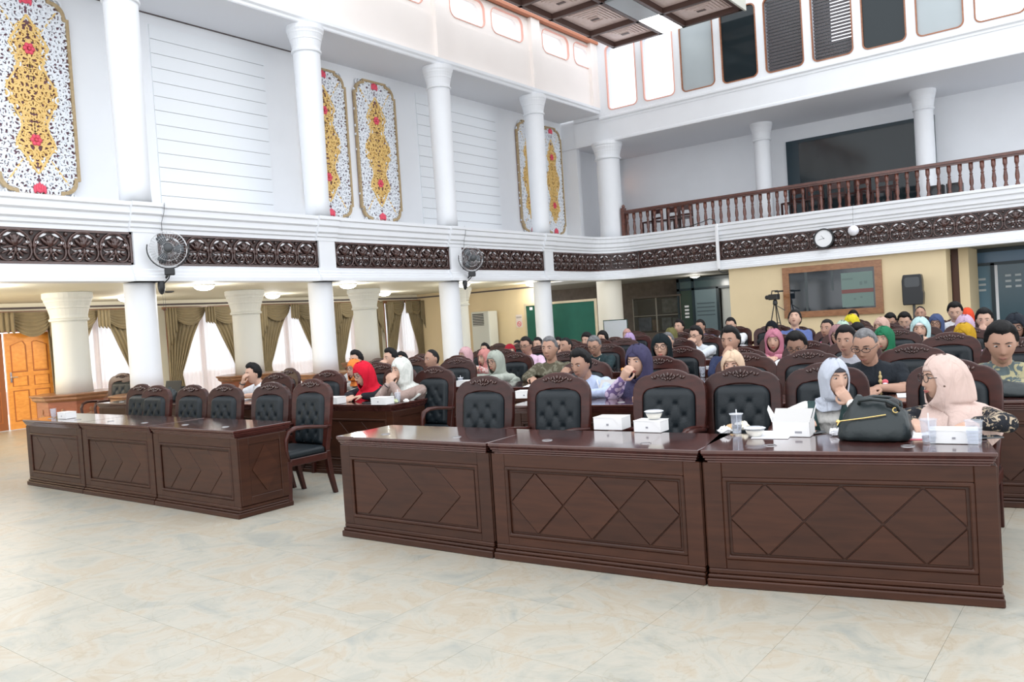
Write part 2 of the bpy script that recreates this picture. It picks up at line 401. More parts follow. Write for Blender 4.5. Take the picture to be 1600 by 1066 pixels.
for (a, b) in winA:
    wm.box(XA - .28, XA - .02, prev, a - .06, 8.36, 9.24)
    hole = rrect(a, b, 8.5, 9.14, .2)
    holed(wm, a - .06, b + .06, 8.36, 9.24, hole, XA - .28, XA - .02, 'yz')
    prev = b + .06
    inn = rrect(a + .02, b - .02, 8.52, 9.12, .18)
    f = struct('window_%d' % wi, MB().ringp(hole, inn, XA - .06, XA - .005, 'yz'), mat('pink_frame', (.80, .42, .34), .5)); wi += 1
    MB().prism(inn, XA - .2, XA - .19, 'yz').obj('pane', PANE, f)
wm.box(XA - .28, XA - .02, prev, YB + .1, 8.36, 9.24)
struct('wall_left_clerestory', cl, PEACH); struct('wall_left_window_band', wm, PEACH)
for y in COLY + [20.15]:
    struct('trim_%d' % n, MB().box(XA - .05, XA + .09, y - .19, y + .19 if y < 20 else YB, 7.42, 9.22), PEACH); n += 1
struct('trim_%d' % n, MB().box(XA - .05, XA + .14, -4, YB, 9.22, 9.30), ORANGEF); n += 1
upmould = [(-.1, 7.28), (.05, 7.28), (.05, 7.33), (.09, 7.36), (.09, 7.42), (.02, 7.45), (-.1, 7.45)]
rings = [[(XA + o, y, z) for o, z in upmould] for y in (-4, YB)]
struct('trim_%d' % n, MB().loft(rings), WHITE); n += 1
# upper back beam and its windows
struct('wall_back_beam', MB().box(-12.9, 6, YB, YB + .3, 6.45, 7.16), WHITE)
rings = [[(x, YB - o, z) for o, z in [(-.1, 7.02), (.02, 7.02), (.02, 7.07), (.07, 7.10), (.07, 7.15), (.03, 7.18), (-.1, 7.18)]] for x in (-12.0, 6)]
struct('trim_%d' % n, MB().loft(rings), WHITE); n += 1
rings = [[(x, YB - o, z) for o, z in [(-.1, 6.45), (.02, 6.45), (.02, 6.50), (.0, 6.53), (-.1, 6.53)]] for x in (-12.0, 6)]
struct('trim_%d' % n, MB().loft(rings), WHITE); n += 1
bw = MB(); prev = -12.9
kinds = ['open', 'open', 'frost', 'dark', 'blind', 'blindlit', 'dark', 'frost', 'open', 'open', 'open', 'open']
FRB = wood('window_frame_wood', (.26, .10, .055), (.38, .17, .09), .4)
for k, kd in enumerate(kinds):
    x0 = -11.72 + k * 1.143; x1 = x0 + .95
    z0 = 7.30 if k < 3 else 7.26; z1 = 9.12
    hole = rrect(x0, x1, z0, z1, .14)
    bw.box(prev, x0 - .04, YB, YB + .28, 7.15, 9.9); holed(bw, x0 - .04, x1 + .04, 7.15, 9.9, hole, YB, YB + .28, 'xz'); prev = x1 + .04
    inn = rrect(x0 + .03, x1 - .03, z0 + .03, z1 - .03, .12)
    f = struct('window_%d' % wi, MB().ringp(hole, inn, YB - .015, YB + .05, 'xz'), FRB if k > 1 else mat('pink_frame', (.8, .42, .34))); wi += 1
    MB().prism(inn, YB + .03, YB + .04, 'xz').obj('pane', {'open': PANE, 'frost': GREYG, 'dark': DGLASS, 'blind': PANE, 'blindlit': PANE}[kd], f)
    if kd.startswith('blind'):
        sl = MB().box(x0 + .03, x1 - .03, -.012, .012, -.026, .026).mesh('slat', mat('blind_slat', (.13, .105, .10), .5))
        for q in range(22): link('slat', sl, f, (0, YB + .12, z0 + .08 + q * .081), (math.radians(30), 0, 0))
        if kd == 'blind': MB().box(x0 - .1, x1 + .2, YB + .5, YB + .55, 7.2, 9.3).obj('dark_backing', BLACK, f)
        else: MB().box(x0 - .1, x0 + .32, YB + .5, YB + .55, 7.2, 9.3).box(x0 + .3, x1 + .1, YB + .5, YB + .55, 7.2, 7.75).obj('dark_backing', BLACK, f)
bw.box(prev, 6, YB, YB + .28, 7.15, 9.9)
struct('wall_back_clerestory', bw, WHITE)
# gallery at the back
struct('wall_back_gallery', MB().box(-13.2, 6, 23.05, 23.3, 3.6, 6.5), WHITE)
struct('wall_corner_upper', MB().box(-13.6, -12.9, 20.34, 20.5, 3.6, 7.4), WHITE)
struct('wall_left_gallery', MB().box(-13.35, -13.0, 20.62, 22.1, 3.6, 6.5).box(-13.35, -13.0, 22.9, 23.3, 3.6, 6.5).box(-13.35, -13.0, 22.0, 23.0, 5.95, 6.5), WHITE)
d = struct('door_1', MB().box(-13.1, -12.98, 22.1, 22.18, 3.68, 5.95).box(-13.1, -12.98, 22.82, 22.9, 3.68, 5.95).box(-13.1, -12.98, 22.1, 22.9, 5.87, 5.95).box(-13.1, -12.98, 22.1, 22.9, 5.42, 5.48), mat('red_brown_frame', (.22, .06, .045), .4))
MB().box(-13.06, -13.02, 22.18, 22.82, 3.68, 5.42).obj('door_leaf', RAILW, d)
MB().box(-13.06, -13.05, 22.18, 22.82, 5.48, 5.87).obj('transom_pane', mat('transom_glow', (1, .6, .4), .4, emit=((1, .62, .45), 1.1)), d)
# lower back wall (cream block) and recesses
bkw = MB().box(-8.44, -3.36, YB + .04, YB + .6, 0, 2.52)
struct('wall_back', bkw, CREAM)
rec = MB().box(-18, 6, 24.2, 24.4, 0, 2.6).box(5.8, 6, YB, 24.4, 0, 2.6)
struct('wall_back_recess', rec, BROWN)
struct('wall_end', MB().box(XW - .2, -12.95, YE, YE + .2, 0, 2.52), CREAM)
struct('trim_%d' % n, MB().box(XW, -12.95, YE - .03, YE, 2.40, 2.44), SEAM); n += 1
struct('wall_recess_side', MB().box(-3.2, -3.0, 20.9, 22.2, 0, 2.52), CREAM)
struct('trim_%d' % n, MB().box(-3.36, -3.2, 21.0, 21.2, 0, 2.5), mat('brown_post', (.11, .045, .03), .4)); n += 1
# window wall under the gallery
wins = [(7.55, 9.25), (9.97, 11.85), (12.42, 14.30), (14.85, 16.45), (16.85, 18.25)]
ww = MB(); prev = -4
ww.box(XW - .2, XW, -4, 5.55, 0, 2.52)
dz1 = 2.36
ww.box(XW - .2, XW, 5.55, 7.55, dz1, 2.52)
prev = 7.5
for a, b in wins:
    ww.box(XW - .2, XW, prev, a, 0, 2.52); ww.box(XW - .2, XW, a, b, 0, .12); ww.box(XW - .2, XW, a, b, 2.34, 2.52); prev = b
ww.box(XW - .2, XW, prev, YE + .2, 0, 2.52)
struct('wall_left', ww, mat('cream_light', (.80, .76, .62), .6))
struct('trim_%d' % n, MB().box(XW, XW + .03, -4, YE, 2.40, 2.44), SEAM); n += 1
WINF = wood('window_red_wood', (.34, .12, .06), (.48, .19, .10), .35)
for a, b in wins:
    f = MB().box(XW - .12, XW - .02, a, a + .07, .12, 2.34).box(XW - .12, XW - .02, b - .07, b, .12, 2.34).box(XW - .12, XW + .01, a - .03, b + .03, 2.28, 2.36)
    m_ = (a + b) / 2; f.box(XW - .12, XW - .03, m_ - .04, m_ + .04, .12, 2.3).box(XW - .12, XW + .02, a, b, .12, .2)
    f = struct('window_%d' % wi, f, WINF); wi += 1
    MB().box(XW - .08, XW - .07, a + .07, m_ - .04, .2, 2.28).obj('pane', PANE, f); MB().box(XW - .08, XW - .07, m_ + .04, b - .07, .2, 2.28).obj('pane', PANE, f)
# curtains: two tied-back drapes, sheer and swag valance per window
def drape(y_out, y_in, tie_y, x, ztop=2.28, ztie=.80):
    mb = MB(); rings = []; N_ = 56
    for k in range(26):
        t = k / 25; z = ztop - t * (ztop - .05)
        if z > ztie: u = (ztop - z) / (ztop - ztie); e = y_in + (tie_y - y_in) * (u ** .85); o = y_out
        else: u = (ztie - z) / ztie; e = tie_y + (y_in - tie_y) * .18 * u; o = y_out
        nar = 1 - .35 * math.exp(-((z - ztie) / .12) ** 2)
        ring = []
        for j in range(N_):
            q = j / (N_ - 1); yy = o + (e - o) * q; ring.append((x + .035 * math.sin(q * 2 * PI * 7.5 + .6 * math.sin(5 * z)) * (.6 + .6 * t) * nar, yy, z))
        rings.append(ring)
    return mb.loft(rings, cap=False, closed=False)
def swag(y0, y1, x, ztop=2.33, drop=.42, rows=12, bulge=.1):
    mb = MB(); rings = []
    for k in range(rows * 3 + 1):
        t = k / (rows * 3); ring = []
        for j in range(15):
            q = j / 14; s_ = 4 * q * (1 - q); z = ztop - t * (.10 + (drop - .10) * s_ ** .8)
            ring.append((x + bulge * (.3 + .7 * s_) * (.35 + .65 * t) + .014 * math.sin(t * rows * PI) * (0.3 + s_), y0 + (y1 - y0) * q, z))
        rings.append(ring)
    return mb.loft(rings, cap=False, closed=False)
def jabot(y0, y1, x, ztop=2.33, l0=.5, l1=.8):
    mb = MB(); rings = []
    for k in range(8):
        t = k / 7; ring = []
        for j in range(17):
            q = j / 16; L_ = l0 + (l1 - l0) * q; ring.append((x + .03 * math.sin(q * PI * 7) + .04, y0 + (y1 - y0) * q, ztop - t * (L_ + .03 * math.sin(q * PI * 7))))
        rings.append(ring)
    return mb.loft(rings, cap=False, closed=False)
def solid(o, t=.006):
    m_ = o.modifiers.new('thick', 'SOLIDIFY'); m_.thickness = t; return o
for k, (a, b) in enumerate(wins):
    x = XW + .12; mid = (a + b) / 2; w = b - a
    t = thing('curtain', 'olive satin curtain with swag valance, %s from the orange door' % ordinal(k), 'curtain', (x, mid, 0), group='tied-back curtains under the gallery')
    if k < 4 or True:
        solid(drape(-w / 2 - .08, -.02, -w / 2 + .22, .06).obj('drape', CURT, t, True, False)); solid(drape(w / 2 + .08, .02, w / 2 - .22, .06).obj('drape', CURT, t, True, False))
    MB().box(-.02, .03, -w / 2 - .12, w / 2 + .12, 2.30, 2.36).obj('pelmet', MIDW, t)
    for q in (-1, 1):
        solid(swag(q * w / 2, q * .06, .09).obj('swag', CURT, t, True, False))
        solid(jabot(q * (w / 2 + .12), q * (w / 2 - .12), .13, l0=1.0, l1=.5).obj('jabot', CURT, t, True, False))
    solid(jabot(-.13, .13, .2, l0=.36, l1=.40).obj('jabot', CURT, t, True, False))
    mb = MB(); rings = []
    for z in (2.26, 1.2, .05): rings.append([(-.05 + .018 * math.sin(j * 1.25 + .4 * math.sin(j * .7)), -w / 2 + w * j / 89, z) for j in range(90)])
    mb.loft(rings, cap=False, closed=False).obj('sheer_curtain', SHEER, t, True, False)
# door bay
t = thing('curtain', 'olive swag valance hung over the orange door', 'curtain', (XW + .12, 6.5, 0), group=None)
for y0, y1 in ((-1.0, -.1), (0.05, .95)): solid(swag(y0, y1, .09, drop=.5).obj('swag', CURT, t, True, False))
solid(jabot(-.2, .15, .2, l0=.36, l1=.40).obj('jabot', CURT, t, True, False)); solid(jabot(.82, 1.06, .15, l0=.5, l1=.9).obj('jabot', CURT, t, True, False))
solid(drape(1.02, .82, .86, .05).obj('drape', CURT, t, True, False))
MB().box(-.02, .03, -1.1, 1.1, 2.30, 2.36).obj('pelmet', MIDW, t)
d = struct('door_2', MB().box(XW - .15, XW + .02, 5.50, 5.60, 0, 2.34).box(XW - .15, XW + .02, 7.42, 7.52, 0, 2.34).box(XW - .15, XW + .02, 5.5, 7.5, 2.24, 2.36).box(XW - .15, XW + .02, 5.5, 7.5, 1.95, 2.02), WINF)
MB().box(XW - .1, XW - .09, 5.6, 7.42, 2.02, 2.24).obj('transom_pane', PANE, d)
def leaf(y0, y1, m_, name):
    h = 1.93; w = y1 - y0
    lf = bevel(MB().box(-.025, .025, 0, w, .01, h).obj(name, m_, d), .004); lf.location = (XW + .02, y0, 0)
    cells = []
    for c in (0, 1):
        ya, yb = (.09, w / 2 - .05) if c == 0 else (w / 2 + .05, w - .09)
        top = [(ya, 1.14), (yb, 1.14), (yb, 1.68)] + [(yb + (ya - yb) * q / 6, 1.68 + .09 * math.sin(PI * (q / 6 * .5 + (.5 if c == 1 else 0)) if False else PI / 2 * (1 - q / 6 if c == 0 else q / 6))) for q in range(1, 6)] + [(ya, 1.68 if c == 0 else 1.74)]
        cells.append(top); cells.append([(ya, .86), (yb, .86), (yb, 1.06), (ya, 1.06)]); cells.append([(ya, .16), (yb, .16), (yb, .78), (ya, .78)])
    for c in cells:
        cy = sum(p[0] for p in c) / len(c); cz = sum(p[1] for p in c) / len(c)
        out = c; inn = [(cy + (p[0] - cy) * .86, cz + (p[1] - cz) * .94) for p in c]
        g = MB().ringp(out, inn, .024, .027, 'yz').obj('groove', mat('door_groove', (.42, .13, .03), .5), lf)
        inn2 = [(cy + (p[0] - cy) * .80, cz + (p[1] - cz) * .91) for p in c]
        bevel(MB().prism(inn2, .024, .036, 'yz').obj('door_panel', m_, lf), .004)
    return lf
lf = leaf(6.56, 7.44, DOORW, 'door_leaf')
MB().box(.03, .05, .05, .08, .95, 1.15).tube([(.04, .065, 1.05), (.09, .065, 1.05), (.09, .17, 1.05)], .012).obj('door_handle', STEEL, lf)
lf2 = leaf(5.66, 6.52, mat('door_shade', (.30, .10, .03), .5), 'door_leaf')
# outside ground and low garden wall seen through the windows
struct('ground_outside', MB().box(-40, XW - .22, -10, 40, -.3, -.1), GRASSO)
struct('wall_outside', MB().box(-24.2, -24, -6, 30, -.1, .5), BRICKO)

# columns
def column(loc, z0, z1, r, label, cap=True, capz=None, capr=1.42, m_=WHITE, podium=False):
    t = thing('column', label, 'column', loc); x_left = loc[0] < -12.15 and z0 > 3
    k2 = 1.12 if z0 > 3 and x_left else .98
    prof = [(r * 1.04, z0), (r, z0 + .3), (r * k2, z1 - (.55 if cap else .05)), (r * k2, z1 - (.5 if cap else .01))]
    MB().lathe(prof, n=32).obj('shaft', m_, t, True)
    if cap:
        zc = z1 - .5; k = capr; r = r * (1.12 if x_left else 1)
        pr = [(r * .98, 0), (r * 1.10, .01), (r * 1.12, .04), (r * 1.04, .06), (r * 1.04, .10), (r * (1 + (k - 1) * .35), .22), (r * (1 + (k - 1) * .45), .23), (r * (1 + (k - 1) * .45), .26), (r * (1 + (k - 1) * .7), .33), (r * (1 + (k - 1) * .78), .34), (r * (1 + (k - 1) * .78), .37), (r * k, .41), (r * k, .49), (r * (k - .05), .5)]
        MB().lathe([(a, zc + b) for a, b in pr], n=32).obj('capital', m_, t, False)
    return t
for k, y in enumerate(COLY):
    if y < -2: continue
    nm = ['outside the frame on the left', 'left of the wall fan', 'holding the left wall fan', 'between the two wall fans', 'holding the right wall fan', 'in front of the green board'][k]
    column((XA - .22, y, 0), .78 if y in (6.5, 10.03) else 0, 2.5, .235, 'round white lower column %s' % nm, cap=False)
    column((XA - .14, y, 0), 3.69, 7.28, .225, 'tall white upper column with ringed capital, above the lower column %s' % nm, capr=1.38)
column((-12.12, 20.42, 0), 0, 2.5, .37, 'thick cream column at the back corner beside the whiteboard', cap=False, m_=mat('cream_column', (.80, .76, .66), .6))
column((-11.95, 20.5, 0), 3.69, 6.46, .34, 'thick white upper column at the corner of the galleries', capr=1.3)
column((-7.95, 21.95, 0), 3.69, 6.46, .22, 'white gallery column left of the big dark glass', capr=1.35)
column((-3.95, 21.95, 0), 3.69, 6.46, .22, 'white gallery column standing before the right end of the big dark glass', capr=1.35)
PODC = mat('pillar_paint', (.72, .73, .70), .6)
for k, y in enumerate((6.5, 10.05, 13.35, 16.75)):
    t = column((-14.75, y, 0), .78 if y < 14 else 0, 2.52, .285, 'rear grey-white pillar, %s from the orange door, under the gallery' % ordinal(k), capr=1.4, m_=PODC)
def podium(x, y, label, r=.62, h=.78):
    t = thing('podium', label, 'counter', (x, y, 0))
    def octa(rr, z): return [(rr * math.cos(PI / 8 + k * PI / 4), rr * math.sin(PI / 8 + k * PI / 4), z) for k in range(8)]
    MB().loft([octa(r, 0), octa(r, .08), octa(r * .95, .1), octa(r * .95, h - .12)]).obj('body', wood('podium_wood', (.22, .07, .035), (.34, .12, .06), .3), t)
    MB().loft([octa(r * .97, h - .12), octa(r * 1.06, h - .08), octa(r * 1.06, h - .05), octa(r * 1.12, h - .02), octa(r * 1.12, h)]).obj('cornice', MIDW, t)
    for k in range(8):
        a = k * PI / 4 + PI / 4; c = Vector((r * .885 * math.cos(a), r * .885 * math.sin(a), 0))
        o = MB().ell((0, 0, .36), (.012, .05, .1)).ell((0, .05, .42), (.01, .05, .025)).ell((0, -.05, .42), (.01, .05, .025)).ell((0, .04, .3), (.01, .04, .02)).ell((0, -.04, .3), (.01, .04, .02)).ell((0, 0, .5), (.01, .03, .04)).obj('carving', MIDW, t)
        o.location = c; o.rotation_euler = (0, 0, a)
    return t
podium(-14.75, 6.5, 'octagonal wooden counter around the pillar nearest the orange door')
podium(XA - .22, 6.5, 'wooden octagonal counter around the column with the left fan', .5)
podium(-14.75, 10.05, 'wooden octagonal counter around the second pillar, behind the man in white polo')
podium(XA - .22, 10.03, 'octagonal wooden counter around the column between the fans', .5)
podium(-14.75, 13.35, 'wooden octagonal counter around the third rear pillar')

# carved filigree panels on the upper left wall
def filigree(W_, H_, label, seed):
    rnd = random.Random(seed)
    hw, hh = W_ / 2, H_ / 2; cr = .2
    def outline(e):
        w, h, r = hw - e, hh - e, cr; p = []
        for sx, sz in ((1, 1), (-1, 1), (-1, -1), (1, -1)):
            q = [(w, h - r - .09), (w - .05, h - r - .09)] + [(w - .05 - r + r * math.cos(a), h - .06 - r + r * math.sin(a)) for a in [PI / 2 * i / 6 for i in range(7)]] + [(w - r - .07, h - .05), (w - r - .07, h)]
            if sx * sz < 0: q = q[::-1]
            p += [(sx * u, sz * v) for u, v in q]
        return p
    t = thing('carved_panel', label, 'wall panel', group='carved filigree panels on the upper left wall')
    MB().prism(outline(.01), -.022, .012, 'yz').obj('backing', MAROON, t)
    MB().ringp(outline(0), outline(.045), .0, .06, 'yz').obj('border', GOLDT, t)
    def dia(z):   # half width of gold field at height z
        zs = abs(z); k = hh / 1.575
        pts = [(0, .50), (.28, .34), (.40, .30), (.78, .36 * 1.0), (1.18, .0)]
        pts = [(0, .365), (.12, .345), (.42, .17), (.50, .17), (.76, .285), (1.22, 0)]
        zs /= k
        for (a, u), (b, v) in zip(pts, pts[1:]):
            if zs <= b: return (u + (v - u) * (zs - a) / (b - a)) * (W_ / 1.24)
        return 0
    wf, gf = MB(), MB()
    def ribbon(mb, pts, w, d0, d1):
        L_ = []; R_ = []
        for i, p in enumerate(pts):
            a, b = pts[max(i - 1, 0)], pts[min(i + 1, len(pts) - 1)]; dx, dy = b[0] - a[0], b[1] - a[1]; l = math.hypot(dx, dy) or 1
            ww_ = w * (.35 + .65 * math.sin(PI * min(.5, .08 + i / len(pts) * .9) if i < len(pts) * .5 else PI * (.5 + .42 * (i / len(pts) - .5) * 2)))
            L_.append((p[0] - dy / l * ww_, p[1] + dx / l * ww_)); R_.append((p[0] + dy / l * ww_, p[1] - dx / l * ww_))
        n_ = len(pts)
        vs = [(d1, u, v) for u, v in L_] + [(d1, u, v) for u, v in R_] + [(d0, u, v) for u, v in L_] + [(d0, u, v) for u, v in R_]
        fs = []
        for i in range(n_ - 1): fs += [(i, i + 1, n_ + i + 1, n_ + i), (i, 2 * n_ + i, 2 * n_ + i + 1, i + 1), (n_ + i, n_ + i + 1, 3 * n_ + i + 1, 3 * n_ + i)]
        mb.add(vs, fs)
    def spiral(c, r0, a0, turns, hand, n_=15):
        return [(c[0] + r0 * (1 - .82 * i / (n_ - 1)) * math.cos(a0 + hand * turns * 2 * PI * i / (n_ - 1)), c[1] + r0 * (1 - .82 * i / (n_ - 1)) * math.sin(a0 + hand * turns * 2 * PI * i / (n_ - 1))) for i in range(n_)]
    step = .092
    nz = int((H_ - .12) / step)
    for iz in range(nz):
        z = -hh + .09 + (H_ - .18) * iz / (nz - 1)
        ny = 7
        for iy in range(ny):
            y = (hw - .075) * (iy + .5 + (.5 if iz % 2 else 0)) / ny
            if y > hw - .06: continue
            if abs(z) > hh - .2 and y > hw - .14: continue
            ins = y < dia(z) - .01
            if not ins and abs(y - dia(z)) < .02: continue
            r0 = .078 * rnd.uniform(.85, 1.15); a0 = rnd.uniform(0, 6.28); hd = rnd.choice((-1, 1)); tn = rnd.uniform(.85, 1.3)
            tgt = gf if ins else wf; dd_ = rnd.random()
            for sg in (1, -1):
                sp = spiral((y, z), r0, a0, tn, hd); ribbon(tgt, [(sg * u, v) for u, v in sp], .0130, .012, .026 + .022 * dd_)
                for q in range(3):
                    a1 = a0 + q * 2.1 + .6; le = spiral((y + r0 * .95 * math.cos(a1), z + r0 * .95 * math.sin(a1)), .036, a1 + 1.8, .42, -hd, 6); ribbon(tgt, [(sg * u, v) for u, v in le], .0105, .012, .022 + .022 * dd_)
    o = wf.obj('white_scrollwork', WHITEF, t, fix=False); o['kind'] = 'stuff'
    o = gf.obj('gold_scrollwork', GOLDF, t, fix=False); o['kind'] = 'stuff'
    k = hh / 1.575; q = W_ / 1.24
    lat = MB()
    zs = [-1.22, -.76, -.46, -.12, 0, .12, .46, .76, 1.22]
    for sg in (1, -1):
        pts = [(sg * dia(z * k), z * k) for z in [-1.22, -1.0, -.76, -.6, -.46, -.3, -.12, 0, .12, .3, .46, .6, .76, 1.0, 1.22]]
        for a, b in zip(pts, pts[1:]): ribbon(lat, [a, ((a[0] + b[0]) / 2, (a[1] + b[1]) / 2), b], .016, .012, .045)
        for z in (1, -1):
            ribbon(lat, [(sg * .20 * q, z * 1.0 * k), (sg * .30 * q, z * 1.15 * k), (sg * .44 * q, z * 1.36 * k)], .012, .012, .04)
            ribbon(lat, [(sg * .02, z * .12 * k), (sg * .12, z * .28 * k), (sg * .2, z * .46 * k)], .01, .012, .04)
    lat.obj('gold_lattice', GOLDF, t, fix=False)
    for z in (.70, -.70):
        f = MB()
        for a in range(6): f.ell((.045, .055 * math.cos(a * PI / 3), z * k + .06 * math.sin(a * PI / 3)), (.018, .036, .036), 8, 5)
        f.ell((.06, 0, z * k), (.016, .024, .024), 8, 5); f.obj('red_flower', REDF, t, True)
    for z in (1.44, -1.46):
        f = MB()
        for a in (-2, -1, 0, 1, 2): f.ell((.045, .036 * a, z * k + .045 - .022 * abs(a)), (.016, .026, .07), 8, 5)
        f.ell((.045, 0, z * k - .02), (.018, .05, .035), 8, 5); f.obj('red_flower', REDF, t, True)
    return t
pA = filigree(1.24, 3.15, 'large carved panel at the far left, white scrollwork, gold diamonds, red flowers', 3); pA.location = (XU + .024, 5.6, 5.49)
for yc, lb in ((11.33, 'carved white and gold panel mostly hidden behind the second upper column'), (12.80, 'carved white and gold panel fully visible right of the second upper column'), (4.1, 'carved panel left of the frame')):
    if yc == 4.1: continue
    dup(pA, lb, 'carved filigree panels on the upper left wall', (XU + .024, yc, 5.49))
pB = filigree(1.04, 3.15, 'narrow carved panel left of the rightmost upper column on the left wall', 5); pB.location = (XU + .024, 18.55, 5.49)
dup(pB, 'narrow carved panel between the rightmost upper column and the corner', 'carved filigree panels on the upper left wall', (XU + .024, 19.68, 5.49))

# carved frieze: medallions as pieces
def medallion(w, h):
    mb = MB(); a, b = w * .47, h * .44
    def arc(cx, cz, rx, rz, a0, a1, r, n_=12, y=.02): mb.tube([(cx + rx * math.cos(a0 + (a1 - a0) * i / n_), -y, cz + rz * math.sin(a0 + (a1 - a0) * i / n_)) for i in range(n_ + 1)], r, 6)
    arc(0, 0, a, b, -.2, PI + .2, .016, 16); arc(0, .02, a * .84, b * .84, -.2, PI + .2, .008, 14)
    arc(-a * .48, -b * .32, a * .52, b * .62, PI * .75, PI * 1.75, .016, 10); arc(a * .48, -b * .32, a * .52, b * .62, PI * .25, -PI * .75, .016, 10)
    def leafy(cx, cz, l, w_, ang, y=.03, t_=.016):
        R = Matrix.Rotation(ang, 3, 'Y'); mb.ell((cx, -y, cz), (w_, t_, l), 8, 6, R=R)
    leafy(0, .07, .085, .055, 0, .03, .03)
    for s_ in (-1, 1):
        leafy(s_ * .07, .06, .065, .022, s_ * .7, .03); leafy(s_ * .035, .10, .05, .018, s_ * .45, .045); leafy(s_ * .13, .02, .035, .022, s_ * 1.3)
        leafy(s_ * .09, -.025, .075, .018, s_ * 1.75, .04); leafy(s_ * .055, -.095, .07, .017, -s_ * .75 + PI, .03); leafy(s_ * .115, -.085, .06, .017, -s_ * 1.1 + PI, .03)
        leafy(s_ * .025, -.13, .06, .014, -s_ * .35 + PI, .03); leafy(s_ * .17, .10, .03, .016, s_ * 2.4, .02)
    leafy(0, -.07, .05, .02, 0, .045)
    mb.ell((w * .5, -.02, b * .82), (.026, .022, .032), 8, 5); mb.ell((w * .5, -.01, -b * .86), (.04, .012, .02), 8, 5)
    return mb.mesh('medallion', CARVEW, True)
MED = medallion(.445, .5)
GLINT = mat('painted_glint', (.72, .72, .74), .5)  # pale slivers laid on the carving as painted glints
def glintmesh():
    mb = MB()
    def lens(cx, cz, l, w_, ang):
        pts = [(-l, 0), (-l * .4, w_), (l * .4, w_), (l, 0), (l * .4, -w_ * .5), (-l * .4, -w_ * .5)]
        c, s_ = math.cos(ang), math.sin(ang); mb.prism([(cx + (u * c - v * s_) * 1.25, cz + (u * s_ + v * c) * 1.25) for u, v in pts], -.022, -.001, 'xz')
    for s_ in (-1, 1):
        lens(s_ * .085, .150, .046, .017, -s_ * .45); lens(s_ * .168, .045, .022, .022, s_ * .4)
        lens(s_ * .125, -.052, .034, .016, s_ * .5); lens(s_ * .06, -.052, .03, .018, s_ * .8); lens(s_ * .035, -.105, .026, .006, s_ * 1.0); lens(s_ * .05, -.162, .026, .009, -s_ * .3)
    return mb.mesh('painted_glint', GLINT)
GLINTS = glintmesh()
def frieze(a, b, along, face, label, yaw):
    # board with frame lines; medallions parented as pieces
    L_ = b - a
    t = thing('carved_frieze', label, 'carved frieze', group=None)
    if along == 'y': t.location = (face, (a + b) / 2, 3.0); t.rotation_euler = (0, 0, PI / 2)
    else: t.location = ((a + b) / 2, face, 3.0)
    MB().box(-L_ / 2, L_ / 2, 0, .04, -.25, .25).obj('board', CARVEB, t)
    MB().box(-L_ / 2, L_ / 2, -.035, 0, .215, .25).box(-L_ / 2, L_ / 2, -.035, 0, -.25, -.215).box(-L_ / 2, -L_ / 2 + .03, -.035, 0, -.25, .25).box(L_ / 2 - .03, L_ / 2, -.035, 0, -.25, .25).obj('frame', CARVEW, t)
    nn = max(1, round((L_ - .06) / .45)); st = (L_ - .06) / nn
    for k in range(nn):
        x = -L_ / 2 + .03 + st * (k + .5)
        o = link('medallion', MED, t, (x, 0, 0)); o.scale.x = st / .45
        g = link('painted_glint', GLINTS, o); g['kind'] = 'stuff'
    return t
piers = COLY
for k in range(len(piers) - 1):
    frieze(piers[k] + .2, piers[k + 1] - .2, 'y', XA - .01, 'carved dark wood frieze on the left balcony between %s' % ['columns outside the frame', 'the left edge and left fan', 'left fan and middle column', 'middle column and right fan', 'the right fan and the last column'][k], 0)
# curved corner frieze
t = thing('carved_frieze', 'carved dark wood frieze curving round the balcony corner', 'carved frieze', (0, 0, 0))
seg = []; y = 17.52
while y < 19.25: seg.append((XA - .01, y, PI / 2)); y += .40
for k in range(4):
    a = PI - (k + .5) / 4 * PI / 2; seg.append((XA + 1 + 1.01 * math.cos(a), 19.3 + 1.01 * math.sin(a), a - PI / 2))
seg = [(x_, y_, r_) for x_, y_, r_ in seg]
pp = path(-.012); pp2 = path(-.03); body = MB()
for q in range(1, len(pp) - 1):
    a_, b_ = pp[q] if q > 1 else (XA - .012, 17.5), pp[q + 1] if q < len(pp) - 2 else (-11.06, YB + .012)
    body.add([(a_[0], a_[1], 2.75), (b_[0], b_[1], 2.75), (b_[0], b_[1], 3.25), (a_[0], a_[1], 3.25)], [(0, 1, 2, 3)])
body.obj('board', CARVEB, t, fix=False)
for (za, zb) in ((2.75, 2.785), (3.215, 3.25)):
    e = MB()
    po, pi_ = path(.02), path(-.02)
    rings = []
    for q in range(1, len(po) - 1):
        i0, o0 = pi_[q], po[q]
        if q == 1: i0, o0 = (i0[0], 17.5), (o0[0], 17.5)
        rings.append([(i0[0], i0[1], za), (o0[0], o0[1], za), (o0[0], o0[1], zb), (i0[0], i0[1], zb)])
    e.loft(rings).obj('frame', CARVEW, t)
for x_, y_, r_ in seg:
    y2 = y_ + (.2 if r_ == PI / 2 else 0)
    o = link('medallion', MED, t, (x_, y2, 3.0), (0, 0, r_)); o.scale.x = .89 if r_ == PI / 2 else .88
    g = link('painted_glint', GLINTS, o); g['kind'] = 'stuff'
frieze(-11.02, -8.62, 'x', YB + .01, 'carved dark wood frieze on the back balcony left of the white cable trunking', 0)
frieze(-8.62, 1.0, 'x', YB + .01, 'long carved dark wood frieze behind the wall clock', 0)

